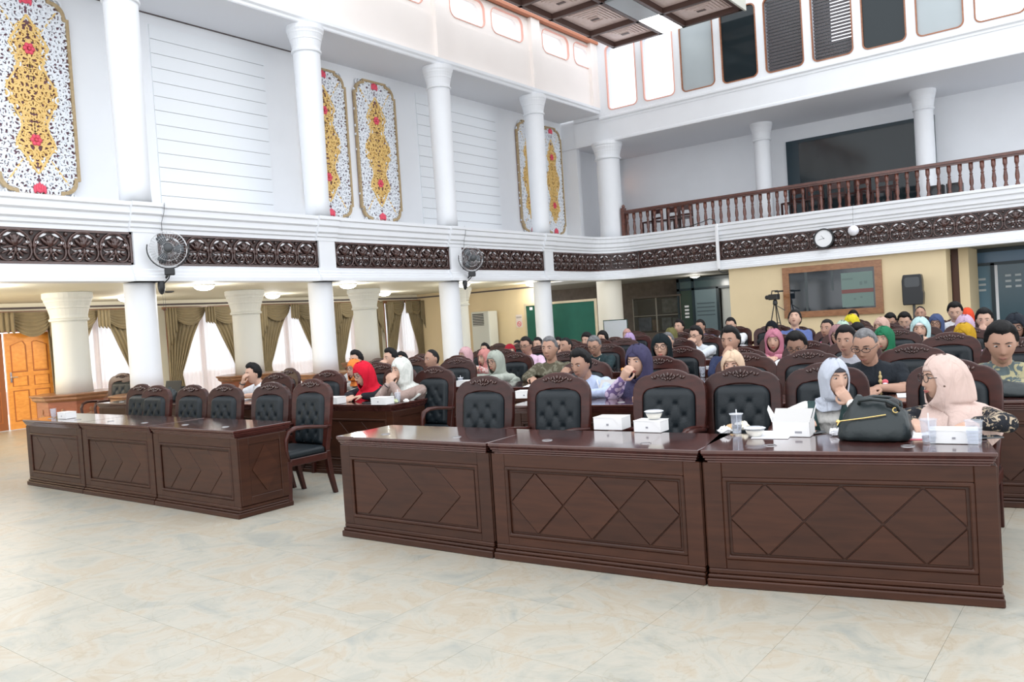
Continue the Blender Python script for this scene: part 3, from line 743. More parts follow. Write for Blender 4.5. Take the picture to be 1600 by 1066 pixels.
# balustrade of the back gallery
t = thing('balustrade', 'dark red-brown turned balustrade along the back gallery', 'railing', (0, 0, 0))
MB().box(-11.5, 6, YB + .1, YB + .2, 4.34, 4.38).box(-11.5, 6, YB + .07, YB + .23, 4.38, 4.44).obj('handrail', RAILW, t)
MB().box(-11.5, 6, YB + .1, YB + .2, 3.70, 3.72).obj('bottom_rail', RAILW, t)
bal = MB().lathe([(.045, 3.70), (.045, 3.76), (.03, 3.775), (.036, 3.79), (.036, 3.80), (.026, 3.81), (.042, 3.88), (.044, 3.95), (.03, 4.06), (.026, 4.08), (.036, 4.09), (.036, 4.105), (.024, 4.12), (.034, 4.18), (.045, 4.21), (.045, 4.34)], n=10).mesh('baluster', RAILW, True)
nb = 0; x = -11.4
while x < 1.8: link('baluster', bal, t, (x, YB + .15, 0)); x += .215
MB().box(-11.56, -11.46, YB + .08, YB + .22, 3.70, 4.52).ell((-11.51, YB + .15, 4.56), (.05, .05, .06)).obj('newel_post', RAILW, t)

# gallery dark glass wall, stacked things on the gallery
t = thing('glass_wall', 'large dark glass screen with black frame on the gallery', 'window', (0, 0, 0))
MB().box(-7.65, -3.9, 22.98, 23.05, 3.70, 6.02).obj('frame', TEAL, t)
MB().box(-7.30, -4.05, 22.965, 22.98, 3.80, 5.93).obj('pane', DGLASS, t)
for k in range(3): MB().box(-.02, .02, 0, .0, 0, 0)
def woodchair(x, y, z, rz, lb):
    t = thing('wooden_chair', lb, 'chair', (x, y, z), rz, 'dark chairs stored on the back gallery')
    MB().box(-.22, .22, -.22, .22, .40, .44).obj('seat', CHAIRW, t); MB().box(-.22, .22, .19, .22, .5, .56).box(-.22, .22, .19, .22, .66, .8).box(-.22, -.18, .18, .22, .0, .82).box(.18, .22, .18, .22, 0, .82).obj('backrest', CHAIRW, t)
    for sx in (-1, 1): MB().box(sx * .2 - .02, sx * .2 + .02, -.22, -.18, 0, .4).obj('leg', CHAIRW, t)
for k, x in enumerate((-11.0, -10.5, -10.0, -7.0, -6.45, -5.9, -5.35, -4.8)):
    woodchair(x, 21.2 + .15 * (k % 2), 3.68, .3 * (k % 3 - 1), 'dark wooden chair stored on the gallery, %s behind the balusters' % ordinal(k))
for k, x in enumerate((-3.55, -3.18)):
    t = thing('loudspeaker', 'small dark loudspeaker box on the gallery floor, %s of the pair' % ('left' if k == 0 else 'right'), 'loudspeaker', (x, YB + .5, 3.68), 0)
    bevel(MB().box(-.16, .16, -.13, .13, 0, .30).obj('cabinet', BLACK, t), .01); MB().lathe([(.1, .13), (.09, .14), (.02, .135)], (0, 0, .15), axis='y', n=16).obj('driver', DGREY, t)

# wooden coffered ceiling strip near the corner
cz = 8.8; t = thing('coffered_ceiling', 'suspended wooden coffered ceiling strip with a light panel in the upper corner', 'ceiling panel', (0, 0, 0))
CX = [-11.1, -9.68, -9.0, -7.5]; CY = [19.75, 18.5, 16.75, 15.5, 13.75, 12.5, 10.7]
bm = MB()
for x in (-11.1, -9.68, -9.0, -7.5): bm.box(x - .045, x + .045, 10.6, 19.8, cz, cz + .18)
for y in CY: bm.box(-11.16, -9.62, y - .05, y + .05, cz, cz + .18).box(-9.06, -7.44, y - .05, y + .05, cz, cz + .18)
bm.obj('beam', COFFD, t)
MB().box(-11.16, -7.44, 10.6, 19.8, cz + .18, cz + .22).obj('deck', COFFD, t)
MB().box(-7.43, -7.38, 10.6, 19.82, cz - .02, cz + .7).obj('end_fascia', mat('fascia_cream', (.62, .62, .55), .6), t)
for (x0, x1) in ((-11.04, -9.74), (-8.94, -7.56)):
    for y1, y0 in zip(CY, CY[1:]):
        y0 += .05; y1 -= .05; cx, cy = (x0 + x1) / 2, (y0 + y1) / 2; c = MB()
        for q in range(7):
            e = 1 - q * .115; hx, hy = (x1 - x0) / 2 * e, (y1 - y0) / 2 * e
            e2 = e - .09; h2x, h2y = (x1 - x0) / 2 * e2, (y1 - y0) / 2 * e2; zz = cz + .13 - q * .012
            c.ringp([(cx - hx, cy - hy), (cx + hx, cy - hy), (cx + hx, cy + hy), (cx - hx, cy + hy)], [(cx - h2x, cy - h2y), (cx + h2x, cy - h2y), (cx + h2x, cy + h2y), (cx - h2x, cy + h2y)], zz, cz + .17, 'xy')
        c.box(cx - .16, cx + .16, cy - .09, cy + .09, cz + .05, cz + .17); o = c.obj('coffer', COFFW, t)
        MB().box(cx - .11, cx + .11, cy - .05, cy + .05, cz + .04, cz + .05).obj('coffer_boss', COFFD, o)
MB().box(-9.62, -9.06, 18.45, 19.74, cz + .0, cz + .05).obj('light_diffuser', LAMPO, t)
MB().box(-9.62, -9.06, 16.8, 18.43, cz + .0, cz + .05).obj('light_cover', LAMPG, t)

# ceiling lamps under the gallery, each with its own light
lamps = [(-13.05, 4.6), (-13.0, 8.05), (-13.0, 11.35), (-13.0, 15.0), (-13.0, 17.85), (-16.2, 8.3), (-16.2, 11.8), (-16.2, 15.4)]
for k, (x, y) in enumerate(lamps):
    t = thing('ceiling_lamp', 'round frosted ceiling lamp under the gallery, %s from the left in the %s row' % (ordinal(k if k < 5 else k - 5), 'front' if k < 5 else 'rear'), 'lamp', (x, y, 2.52), group='round ceiling lamps under the left gallery')
    MB().lathe([(.18, 0), (.19, -.02), (.18, -.03)], n=24).obj('base', WHITE, t, True)
    MB().lathe([(.17, -.03), (.16, -.06), (.11, -.09), (.03, -.105), (.0, -.106)], n=24).obj('diffuser', LAMP, t, True)
    l = bpy.data.lights.new('lamp_light', 'POINT'); l.energy = 22; l.color = (1, .98, .93); l.shadow_soft_size = .12; o = bpy.data.objects.new('lamp_light', l); COL.objects.link(o); o.parent = t; o.location = (0, 0, -.25)
for k, (x, y) in enumerate([(-10.3, 22.3), (-5.8, 23.2), (-1.2, 22.3)]):
    t = thing('ceiling_lamp', 'ceiling lamp in the back recess, %s from the left' % ordinal(k), 'lamp', (x, y, 2.51)); MB().lathe([(.15, 0), (.15, -.05), (.05, -.08), (0, -.081)], n=20).obj('diffuser', mat('dim_diffuser', (.8, .8, .76), .5, emit=((1, .97, .9), .25)), t, True)
    l = bpy.data.lights.new('lamp_light', 'POINT'); l.energy = 14; l.color = (1, .97, .9); l.shadow_soft_size = .12; o = bpy.data.objects.new('lamp_light', l); COL.objects.link(o); o.parent = t; o.location = (0, 0, -.25)
for k, (x, y) in enumerate([(-14.6, 8.3), (-14.4, 11.6)]):
    o = MB().lathe([(.09, 0), (.09, -.02), (.05, -.035), (.0, -.036)], (x, y, 2.52), n=16).obj('smoke_detector', DGREY); tag(o, 'small dark round detector on the gallery ceiling, %s of two' % ('left' if k == 0 else 'right'), 'detector')
# ============================================================ FURNITURE
def shape_panel(kind, x0, x1, z0, z1):
    # wooden inlay pieces filling a rectangle: three diamonds, or three chevrons
    w = (x1 - x0) / 3; zm = (z0 + z1) / 2; out = []; g = .0035
    def shrink(p):
        cx = sum(a for a, b in p) / len(p); cy = sum(b for a, b in p) / len(p); r = []
        for a, b in p:
            dx, dy = cx - a, cy - b; l = math.hypot(dx, dy); r.append((a + dx / l * g * 1.4, b + dy / l * g * 1.4))
        return r
    if kind == 'diamond':
        for k in range(3):
            a = x0 + k * w; out.append((shrink([(a, zm), (a + w / 2, z0), (a + w, zm), (a + w / 2, z1)]), 1))
        for k in range(4):
            c = x0 + k * w
            if k == 0: out += [(shrink([(c, z0), (c + w / 2, z0), (c, zm)]), 0), (shrink([(c, z1), (c, zm), (c + w / 2, z1)]), 0)]
            elif k == 3: out += [(shrink([(c, z0), (c, zm), (c - w / 2, z0)]), 0), (shrink([(c, z1), (c - w / 2, z1), (c, zm)]), 0)]
            else: out += [(shrink([(c - w / 2, z0), (c + w / 2, z0), (c, zm)]), 0), (shrink([(c - w / 2, z1), (c, zm), (c + w / 2, z1)]), 0)]
    elif kind == 'chevron':
        q = w * .55; xs = [x0 + .32 * w, x0 + 1.2 * w, x0 + 2.1 * w]; prev = None
        pts = [[(x, z1), (x + q, zm), (x, z0)] for x in xs]
        out.append((shrink([(x0, z0), (x0, z1)] + pts[0]), 0))
        for a, b in zip(pts, pts[1:]): out.append(([(u + g, v) if 0 else (u + g, v) for u, v in a] + [(u - g, v) for u, v in reversed(b)], 0))
        out.append(([(x1 - g, z1 - g), (x1 - g, z0 + g), (pts[2][2][0] + g, z0 + g), (pts[2][1][0] + g, zm), (pts[2][0][0] + g, z1 - g)], 0))
    else:
        xm = (x0 + x1) / 2; out.append((shrink([(x0, zm), (xm, z0), (x1, zm), (xm, z1)]), 1))
        out += [(shrink([(x0, z0), (xm, z0), (x0, zm)]), 0), (shrink([(x1, z0), (x1, zm), (xm, z0)]), 0), (shrink([(x0, z1), (x0, zm), (xm, z1)]), 0), (shrink([(x1, z1), (xm, z1), (x1, zm)]), 0)]
    return out
def make_desk(kind, w=1.40, dp=.60, h=.76, dpk=None):
    t = thing('desk', 'desk', 'desk'); hw = w / 2; b = .035
    bd = MB().box(-hw + .012, hw - .012, .04, dp - .06, .10, h - .075).obj('body', DESK, t)
    tp = MB(); lay = [(h - .075, h - .060, .028), (h - .060, h - .045, .018), (h - .045, h - .030, .010), (h - .030, h - .022, .004), (h - .022, h, 0)]
    for z0, z1, e in lay: tp.box(-hw + .003 + e, hw - .003 - e, e, dp - e * .5, z0, z1)
    bevel(tp.obj('table_top', DESKTOP, t), .004)
    pl = MB().box(-hw + .002, hw - .002, -.005, dp - .03, 0, .045).box(-hw + .004, hw - .004, .010, dp - .04, .045, .065).box(-hw + .008, hw - .008, .025, dp - .05, .065, .095)
    bevel(pl.obj('plinth', DESK, t), .006)
    fx, z0, z1 = hw - .105, .150, .605
    fr = MB().box(-hw + .008, -fx, .028, .042, .095, h - .07).box(fx, hw - .008, .028, .042, .095, h - .07).box(-fx, fx, .028, .042, .095, z0).box(-fx, fx, .028, .042, z1, h - .07)
    bevel(fr.obj('front_frame', DESK, t), .004)
    mo = MB().ringp([(-fx, z0), (fx, z0), (fx, z1), (-fx, z1)], [(-fx + .022, z0 + .022), (fx - .022, z0 + .022), (fx - .022, z1 - .022), (-fx + .022, z1 - .022)], .022, .04)
    bevel(mo.obj('panel_moulding', DESK, t), .006)
    for poly, pr in shape_panel(kind, -fx + .034, fx - .034, z0 + .032, z1 - .032):
        bevel(MB().prism(poly, .034 - .006 * pr, .0405, 'xz').obj('inlay_panel', DESK, t), .0025)
    for sx in (-1, 1):
        xo = sx * (hw - .012); xi = xo + sx * .010
        fr = MB(); y0, y1 = .14, dp - .14
        for a, c, d_, e in ((.04, y0, .10, h - .075), (y1, dp - .06, .10, h - .075), (y0, y1, .10, .17), (y0, y1, .62, h - .075)): fr.box(min(xo, xi), max(xo, xi), a, c, d_, e)
        bevel(fr.obj('side_frame', DESK, t), .003)
        for poly, pr in shape_panel('single', y0 + .02, y1 - .02, .19, .60):
            if pr: MB().prism(poly, min(xo, xi - sx * .002), max(xo, xi - sx * .002), 'yz').obj('side_diamond', DESK, t)
    for gx in (-.35, .32): MB().lathe([(.034, h), (.033, h + .003), (.029, h + .003), (.028, h + .001)], (gx, .17, 0), n=24, cap=False).obj('cable_grommet', RINGM, t)
    return t
D_DIA = make_desk('diamond'); D_CHE = make_desk('chevron')
def place_desk(proto, a, b, label, group, first=set()):
    dx, dy = b[0] - a[0], b[1] - a[1]; L_ = math.hypot(dx, dy); rz = math.atan2(dy, dx)
    r = dup(proto, label, group, ((a[0] + b[0]) / 2, (a[1] + b[1]) / 2, 0), rz); r.scale.x = L_ / 1.40
    return r
pr = [(-4.82, 3.98), (-3.385, 4.03), (-1.955, 4.15), (-.555, 4.48)]
place_desk(D_CHE, pr[0], (pr[1][0] - .004, pr[1][1]), 'nearest-row mahogany desk at left end of the right block, chevron front', 'front row desks')
place_desk(D_DIA, (pr[1][0] + .004, pr[1][1]), (pr[2][0] - .004, pr[2][1]), 'middle mahogany desk of the right front block, under the bowl on a box', 'front row desks')
place_desk(D_DIA, (pr[2][0] + .004, pr[2][1]), pr[3], 'right front mahogany desk carrying the black handbag', 'front row desks')
pl_ = [(-10.28, 3.92), (-8.915, 3.935), (-7.50, 3.955), (-6.11, 3.955)]
for k, nm in enumerate(('far left mahogany desk of the left front block, with one snack box', 'centre mahogany desk of the left front block', 'right mahogany desk of the left front block, beside the lone chair')):
    place_desk(D_CHE, (pl_[k][0] + .004, pl_[k][1]), (pl_[k + 1][0] - .004, pl_[k + 1][1]), nm, 'front row desks')
def rowR(r, x): return 3.97 + (r - 1) * 1.87 + (x + 4.7) * .19
def rowL(r, x): return 3.93 + (r - 1) * 1.86 + (x + 6.0) * .075
AL, AR = math.atan(.075), math.atan(.19)
NR = 8
for r in range(2, NR + 1):
    sh = (r - 2) * .05
    for k in range(-1 if r == 2 else 0, 3):
        x0 = -10.2 + k * 1.37 + sh * 0; place_desk(D_CHE, (x0, rowL(r, x0)), (x0 + 1.362, rowL(r, x0 + 1.362)), 'dark mahogany desk in the left block, %s row back, %s from the aisle' % (ordinal(r - 1), ordinal(2 - k)), 'desks of the rear rows')
    if r > 2: place_desk(D_DIA, (-6.05, rowR(r, -6.05)), (-4.64, rowR(r, -4.64)), 'dark mahogany desk bridging the aisle, %s row back' % ordinal(r - 1), 'desks of the rear rows')
    for k in range(4):
        x0 = -4.62 + k * 1.40; place_desk(D_DIA, (x0, rowR(r, x0)), (x0 + 1.392, rowR(r, x0 + 1.392)), 'dark mahogany desk in the right block, %s row back, %s from the aisle' % (ordinal(r - 1), ordinal(k)), 'desks of the rear rows')
for p in (D_DIA, D_CHE):
    for c in list(p.children): bpy.data.objects.remove(c)
    bpy.data.objects.remove(p)

# chair ------------------------------------------------------------------
def back_outline(hw, z0, zc, zt, r, n_=14, pinch=0):
    p = [(-hw * (1 - pinch), z0), (hw * (1 - pinch), z0)]
    p = [(hw * (1 - pinch), z0), (hw, z0 + (zc - z0) * .55)]
    for i in range(7):
        a = PI / 2 * i / 6; p.append((hw - r + r * math.cos(a), zc - r + r * math.sin(a)))
    for i in range(1, n_):
        q = i / n_; x = (hw - r) * (1 - 2 * q); p.append((x, zc + (zt - zc) * (1 - abs(1 - 2 * q) ** 2.6)))
    for i in range(7):
        a = PI / 2 + PI / 2 * i / 6; p.append((-hw + r + r * math.cos(a), zc - r + r * math.sin(a)))
    p += [(-hw, z0 + (zc - z0) * .55), (-hw * (1 - pinch), z0)]
    return p
def lean_(o_or_mb, k=.13):
    o_or_mb.v = [(x, y + max(0, z - .42) * k, z) for x, y, z in o_or_mb.v]; return o_or_mb
def make_chair():
    t = thing('armchair', 'chair', 'chair')
    out = back_outline(.285, .40, 1.060, 1.10, .135, pinch=.12); inn = back_outline(.205, .47, .955, .972, .075, pinch=.06)
    mb = MB().ringp(out, inn, .215, .262); bf = bevel(lean_(mb).obj('back_frame', CHAIRW, t), .009, 2)
    lean_(MB().prism(back_outline(.222, .45, .965, .985, .08), .240, .252)).obj('back_panel', CHAIRW, t)
    # tufted cushion
    btn = []
    rows = [(.84, 2), (.755, 3), (.67, 2), (.585, 3), (.50, 2)]
    for z, k in rows: btn += [((i - (k - 1) / 2) * .125, z) for i in range(k)]
    NX, NZ = 25, 34; vs = []
    for j in range(NZ):
        z = .468 + (.964 - .468) * j / (NZ - 1)
        hw = .207; 
        if z > .885: hw = .207 - .075 * (1 - math.sqrt(max(0, 1 - ((z - .885) / .079) ** 2)))
        for i in range(NX):
            u = -1 + 2 * i / (NX - 1); x = u * hw
            e = min(1, (1 - abs(u)) * 6) * min(1, (z - .468) * 22, (.966 - z) * 22)
            y = .235 - .052 * math.sqrt(max(0, e))
            for bx, bz in btn:
                d2 = ((x - bx) ** 2 + (z - bz) ** 2); y += .017 * math.exp(-d2 / .00022) + .009 * math.exp(-abs(abs(x - bx) - abs(z - bz) * .73) / .012) * math.exp(-d2 / .004)
            vs.append((x, min(y, .238), z))
    mb = MB().add(vs, [(j * NX + i, j * NX + i + 1, (j + 1) * NX + i + 1, (j + 1) * NX + i) for j in range(NZ - 1) for i in range(NX - 1)])
    cu = lean_(mb).obj('back_cushion', LEATHER, t, True)
    mb = MB()
    for bx, bz in btn: mb.ell((bx, .208, bz), (.009, .006, .009), 8, 5)
    o = lean_(mb).obj('tuft_button', BUTTON, cu, True); o['kind'] = 'stuff'
    mb = MB()
    for s_ in (-1, 1):
        for k, (x, z, a, l) in enumerate(((.022, 1.055, .5, .020), (.045, 1.050, -.4, .016), (.066, 1.054, .9, .015), (.086, 1.044, -.2, .014), (.105, 1.040, .8, .013), (.035, 1.034, 1.2, .014), (.016, 1.028, .6, .013))):
            mb.ell((s_ * x * 1.15, .211, z), (.009, .011, l * 1.15), 6, 5, R=Matrix.Rotation(s_ * a, 3, 'Y'))
    mb.ell((0, .210, 1.062), (.011, .010, .018), 8, 5).ell((0, .210, 1.032), (.009, .010, .012), 8, 5)
    o = lean_(mb).obj('carving', CARVEW, bf, True); o['kind'] = 'stuff'
    st = MB(); NX = 13; vs = []
    so = rrect(-.26, .26, -.25, .22, .05, 4); si = rrect(-.245, .245, -.235, .205, .05, 4)
    st.loft([[(x, y, .41) for x, y in so], [(x, y, .455) for x, y in so], [(x, y, .478) for x, y in si], [(x * .7, y * .7, .487) for x, y in si]])
    st.obj('seat', LEATHER, t, True)
    bevel(MB().ringp(rrect(-.275, .275, -.265, .24, .05, 4), rrect(-.24, .24, -.23, .20, .05, 4), .345, .412, 'xy').obj('seat_rail', CHAIRW, t), .006)
    for s_ in (-1, 1):
        bevel(MB().loft([[(s_ * .262 + a * q, -.235 + b * q - k * .03, z) for a, b in ((-1, -1), (1, -1), (1, 1), (-1, 1))] for z, q, k in ((0, .020, .6), (.2, .022, .25), (.40, .026, 0))]).obj('leg', CHAIRW, t), .004)
        bevel(MB().loft([[(s_ * .235 + a * q, .235 + b * q + k * .08, z) for a, b in ((-1, -1), (1, -1), (1, 1), (-1, 1))] for z, q, k in ((0, .020, 1), (.2, .024, .35), (.42, .026, 0))]).obj('leg', CHAIRW, t), .004)
        pts = [(s_ * .262, -.235, .40), (s_ * .275, -.262, .50), (s_ * .285, -.265, .60), (s_ * .288, -.235, .665), (s_ * .290, -.16, .690), (s_ * .290, -.05, .688), (s_ * .288, .08, .672), (s_ * .275, .20, .655), (s_ * .262, .26, .655)]
        MB().tube(pts, [.024, .022, .022, .026, .028, .026, .024, .023, .022], 8, flat=(1.15, .75)).obj('armrest', CHAIRW, t, True)
    return t
CHAIR = make_chair(); CHAIR_used = [False]
def place_chair(x, y, rz, label, group='high-backed leather armchairs', s_=1.0):
    r = dup(CHAIR, label, group, (x, y, 0), rz); r.scale = (s_, s_, 1 if s_ == 1 else 1.0); return r
# empty chairs, (top centre ground point, facing), from the front rows backwards
def chair_at(top, rz, label, s_=1.0):
    r = chair_at_(top, rz, label, s_); r.scale.z = top[2] / 1.10; return r
def chair_at_(top, rz, label, s_=1.0):
    # top is the world point of the crest; the seat centre is in front of it
    d = .24 + .088; x, y = top[0] - d * -math.sin(rz), top[1] - d * math.cos(rz)
    return place_chair(x, y, rz, label, s_=s_)
EMPT = [
 ((-9.524, 4.980, 1.068), AL, 'empty tufted armchair, leftmost behind the left front desks, overlapped by its neighbour'),
 ((-9.172, 4.980, 1.052), AL, 'empty tufted armchair second from left behind the left front desks'),
 ((-8.437, 5.000, 1.055), AL, 'empty tufted armchair third from left behind the left front desks'),
 ((-7.784, 5.000, 1.061), AL, 'empty tufted armchair fourth from left behind the left front desks'),
 ((-7.035, 5.040, 1.074), AL, 'empty tufted armchair fifth from left behind the left front desks'),
 ((-6.411, 5.067, 1.100), .02, 'lone empty armchair in the aisle right of the left front desks, seat and legs showing'),
 ((-4.328, 5.195, 1.100), .10, 'empty tufted armchair at left end of the right front row'),
 ((-3.732, 5.413, 1.100), .12, 'empty tufted armchair second in the right front row, before the man in light blue'),
 ((-2.825, 5.563, 1.100), .14, 'empty tufted armchair third in the right front row, behind the bowl on a box'),
 ((-2.333, 5.754, 1.100), .16, 'empty tufted armchair fourth in the right front row, behind the clear cup with straw'),
 ((-4.520, 7.070, 1.104), AR, 'high-backed armchair of the man in light blue shirt'),
 ((-3.755, 7.220, 1.101), AR, 'high-backed armchair of the woman in navy headscarf, second row'),
 ((-6.104, 6.488, 1.100), .05, 'armchair of the white-scarfed woman at the aisle end of the second left row'),
 ((-7.088, 7.970, 1.100), AR, 'empty armchair left of the woman in sage headscarf'),
 ((-4.382, 9.000, 1.099), AR, 'armchair of the woman in black headscarf facing the camera'),
 ((-7.588, 6.240, 1.100), AL, 'empty armchair left of the woman in orange headscarf'),
 ((-8.233, 5.990, 1.100), AL, 'empty armchair right behind the man in white polo'),
 ((-3.702, 9.200, 1.049), AR, 'armchair of the man in navy resting his chin'),
 ((-2.972, 9.300, 1.100), AR, 'armchair of the bespectacled man in white shirt looking down'),
 ((-1.574, 9.500, 1.125), AR, 'empty armchair before the woman in mint headscarf'),
 ((-1.573, 7.700, 1.118), AR, 'armchair of the grey-haired man in black shirt'),
 ((-2.380, 7.450, 1.108), AR, 'empty armchair left of the grey-haired man in black shirt'),
 ((-2.466, 11.300, 1.111), AR, 'armchair of the woman in green headscarf'),
 ((-5.876, 15.985, 1.100), AR, 'empty armchair in front of the cream wall corner'),
 ((-7.417, 16.362, 1.100), AR, 'empty armchair behind the man in white pullover'),
 ((-7.260, 12.639, 1.100), AR, 'empty armchair in front of the whiteboard'),
 ((-0.813, 8.000, 1.128), AR, 'armchair of the heavy-set man in batik at the right edge'),
 ((-1.791, 5.974, 1.100), .14, 'tufted armchair of the woman in grey-white headscarf, front row'),
 ((-0.991, 6.046, 1.100), .02, 'tufted armchair of the woman in beige-pink headscarf, front row'),
 ((-8.089, 7.482, 1.100), AL, 'empty armchair behind the man with hands at his chin'),
 ((-7.932, 11.901, 1.100), AR, 'empty armchair in front of the green board'),
]
for p, rz, lb in EMPT: chair_at(p, rz, lb)

# chairs and table by the windows at far left
for k, (x, y, _) in enumerate(((-13.009, 6.488, 1.100), (-12.731, 6.566, 1.100))): place_chair(x + .1, y - .3, .3, 'dark tufted armchair standing %s by the window curtain at far left' % ('first' if k == 0 else 'second'), 'armchairs by the windows')
t = thing('side_table', 'small black-topped table with thin legs beside the left octagonal counter', 'table', (-13.9, 7.6, 0), .3)
MB().box(-.35, .35, -.25, .25, .70, .74).obj('table_top', BLACK, t)
for sx in (-1, 1):
    for sy in (-1, 1): MB().box(sx * .31 - .02, sx * .31 + .02, sy * .21 - .02, sy * .21 + .02, 0, .70).obj('leg', BLACK, t)

# ============================================================ THINGS ON WALLS
def wall_fan(y, label):
    t = thing('wall_fan', label, 'fan', (XA + .30, y + .22, 2.98), math.radians(62)); R = .275
    # axis along local -y
    g = MB()
    for s_ in (-1, 1):
        for rr, yy in ((R, 0), (R * .97, .035), (R * .66, .062), (R * .33, .075), (.07, .08)):
            if s_ == 1 and yy == 0: continue
            g.tube([(rr * math.cos(a), s_ * yy, rr * math.sin(a)) for a in [2 * PI * i / 28 for i in range(29)]], .0022 if rr < R else .005, 5)
        for k in range(36):
            a = 2 * PI * k / 36; g.tube([(.05 * math.cos(a), s_ * .08, .05 * math.sin(a)), (R * .6 * math.cos(a), s_ * .068, R * .6 * math.sin(a)), (R * .97 * math.cos(a), s_ * .03, R * .97 * math.sin(a)), (R * math.cos(a), 0, R * math.sin(a))], .0013, 4)
    g.obj('guard', STEEL, t, True)
    hub = MB().lathe([(.0, -.09), (.03, -.088), (.04, -.075), (.04, -.06)], n=16, axis='y').lathe([(.055, .03), (.07, .06), (.07, .16), (.05, .18)], n=16, axis='y').obj('motor', DGREY, t, True)
    for k in range(3):
        b = MB(); a0 = 2 * PI * k / 3; vs = []
        for i in range(8):
            rr = .04 + (R * .85 - .04) * i / 7; wd = .25 + .45 * math.sin(PI * (i + 1) / 9)
            for j in (-1, 1): a = a0 + j * wd * .6; vs.append((rr * math.cos(a), j * .02, rr * math.sin(a)))
        b.add(vs, [(2 * i, 2 * i + 1, 2 * i + 3, 2 * i + 2) for i in range(7)]); solid(b.obj('blade', mat('fan_blade', (.07, .08, .09), .4), t, True), .003)
    y_ = MB(); y_.tube([((R + .025) * math.cos(a), 0, (R + .025) * math.sin(a)) for a in [PI + PI * .08 * -1 + (PI * 1.16) * i / 18 for i in range(19)]], .009, 8); y_.obj('yoke', BLACK, t, True)
    bevel(MB().box(-.075, .075, -.04, .06, -.405, -.30).obj('oscillator_box', BLACK, t), .015, 2)
    # arm back to the column and housing
    br = MB().tube([(0, .03, -.36), (-.03, .12, -.40), (-.09, .16, -.47), (-.13, .16, -.52)], .018, 8).tube([(0, .03, -.40), (-.02, .1, -.45), (-.09, .13, -.52)], .009, 8).obj('arm', BLACK, t, True)
    MB().ell((-.13, .15, -.56), (.055, .06, .13), 14, 10).obj('switch_housing', BLACK, t, True)
    for dx in (-.12, -.09): MB().tube([(dx, .11, -.62), (dx, .11, -.92)], .0018, 4).ell((dx, .11, -.93), (.007, .007, .010), 6, 4).obj('pull_cord', DGREY, t)
    return t
wall_fan(6.5, 'round black wall fan on the left column, with pull cords'); wall_fan(13.68, 'round black wall fan on the right column above the sage headscarf')

# clock
t = thing('wall_clock', 'round white wall clock with black rim on the carved back frieze', 'clock', (-5.94, YB - .10, 3.02))
MB().lathe([(.0, .0), (.205, .0), (.205, -.001), (.205, .01)], axis='y', n=40).obj('dial', mat('clock_dial', (.84, .86, .88), .4), t)
MB().ringp([(.24 * math.cos(a), .24 * math.sin(a)) for a in [2 * PI * i / 48 for i in range(48)]], [(.205 * math.cos(a), .205 * math.sin(a)) for a in [2 * PI * i / 48 for i in range(48)]], -.03, .09).obj('rim', BLACK, t)
for h in range(1, 13):
    cu = bpy.data.curves.new('numeral', 'FONT'); cu.body = str(h); cu.size = .05; cu.align_x = 'CENTER'; cu.align_y = 'CENTER'; cu.extrude = .0008; cu.materials.append(mat('numeral_grey', (.22, .23, .24), .5))
    a = PI / 2 - h * PI / 6; tmp = link('numeral_tmp', cu); me_ = bpy.data.meshes.new_from_object(tmp); bpy.data.objects.remove(tmp); o = link('numeral', me_, t, (.165 * math.cos(a), -.005, .165 * math.sin(a)), (PI / 2, 0, 0))
def hand(ang, l, w):
    a = PI / 2 - ang; c, s_ = math.cos(a), math.sin(a); return [(-.02 * c - w * s_, -.02 * s_ + w * c), (-.02 * c + w * s_, -.02 * s_ - w * c), (l * c + w * .4 * s_, l * s_ - w * .4 * c), (l * c - w * .4 * s_, l * s_ + w * .4 * c)]
MB().prism(hand(math.radians(321), .095, .006), -.012, -.009).obj('hour_hand', BLACK, t); MB().prism(hand(math.radians(258), .14, .004), -.016, -.013).obj('minute_hand', BLACK, t)
MB().box(-.018, .018, -.006, -.003, -.10, -.08).obj('dial_mark', INK, t)
# hanging white ball and its cord
t = thing('hanging_globe', 'small white globe hanging on a thin cord right of the clock', 'lamp', (-5.22, YB - .22, 3.12))
MB().ell((0, 0, 0), (.12, .12, .12), 24, 16).obj('globe', mat('globe_white', (.86, .86, .92), .4), t, True); MB().tube([(0, 0, .11), (.01, .0, .55), (.02, .05, .62)], .003, 5).obj('cord', DGREY, t)
# trunking and cable
t = thing('cable_trunking', 'white vertical cable trunking with black cable on the back balcony', 'trunking', (-8.62, YB - .17, 0))
bevel(MB().box(-.035, .035, -.02, .05, 2.52, 3.70).obj('channel', mat('trunk_white', (.84, .85, .87), .4), t), .006)
MB().tube([(0, 0, 3.66), (-.04, .02, 3.80), (-.20, .08, 3.86), (-.45, .1, 3.80), (-.75, .1, 3.74), (-1.2, .1, 3.72)], .012, 6).obj('cable', BLACK, t, True); MB().tube([(0, 0, 2.56), (.01, 0, 2.47), (.08, .05, 2.42), (.2, .12, 2.43)], .015, 6).obj('cable', BLACK, t, True)
# cables on the left wall beside the fans
for y, lb in ((6.62, 'thin power cord running up from the left fan'), (13.75, 'thin power cord running up from the right fan')):
    o = MB().tube([(XA + .13, y + .12, 3.2), (XA + .17, y + .10, 3.40), (XA + .19, y + .14, 3.55), (XA + .19, y + .16, 3.68), (XA + .12, y + .2, 3.72)], .004, 5).obj('power_cord', DGREY); tag(o, lb, 'cord')
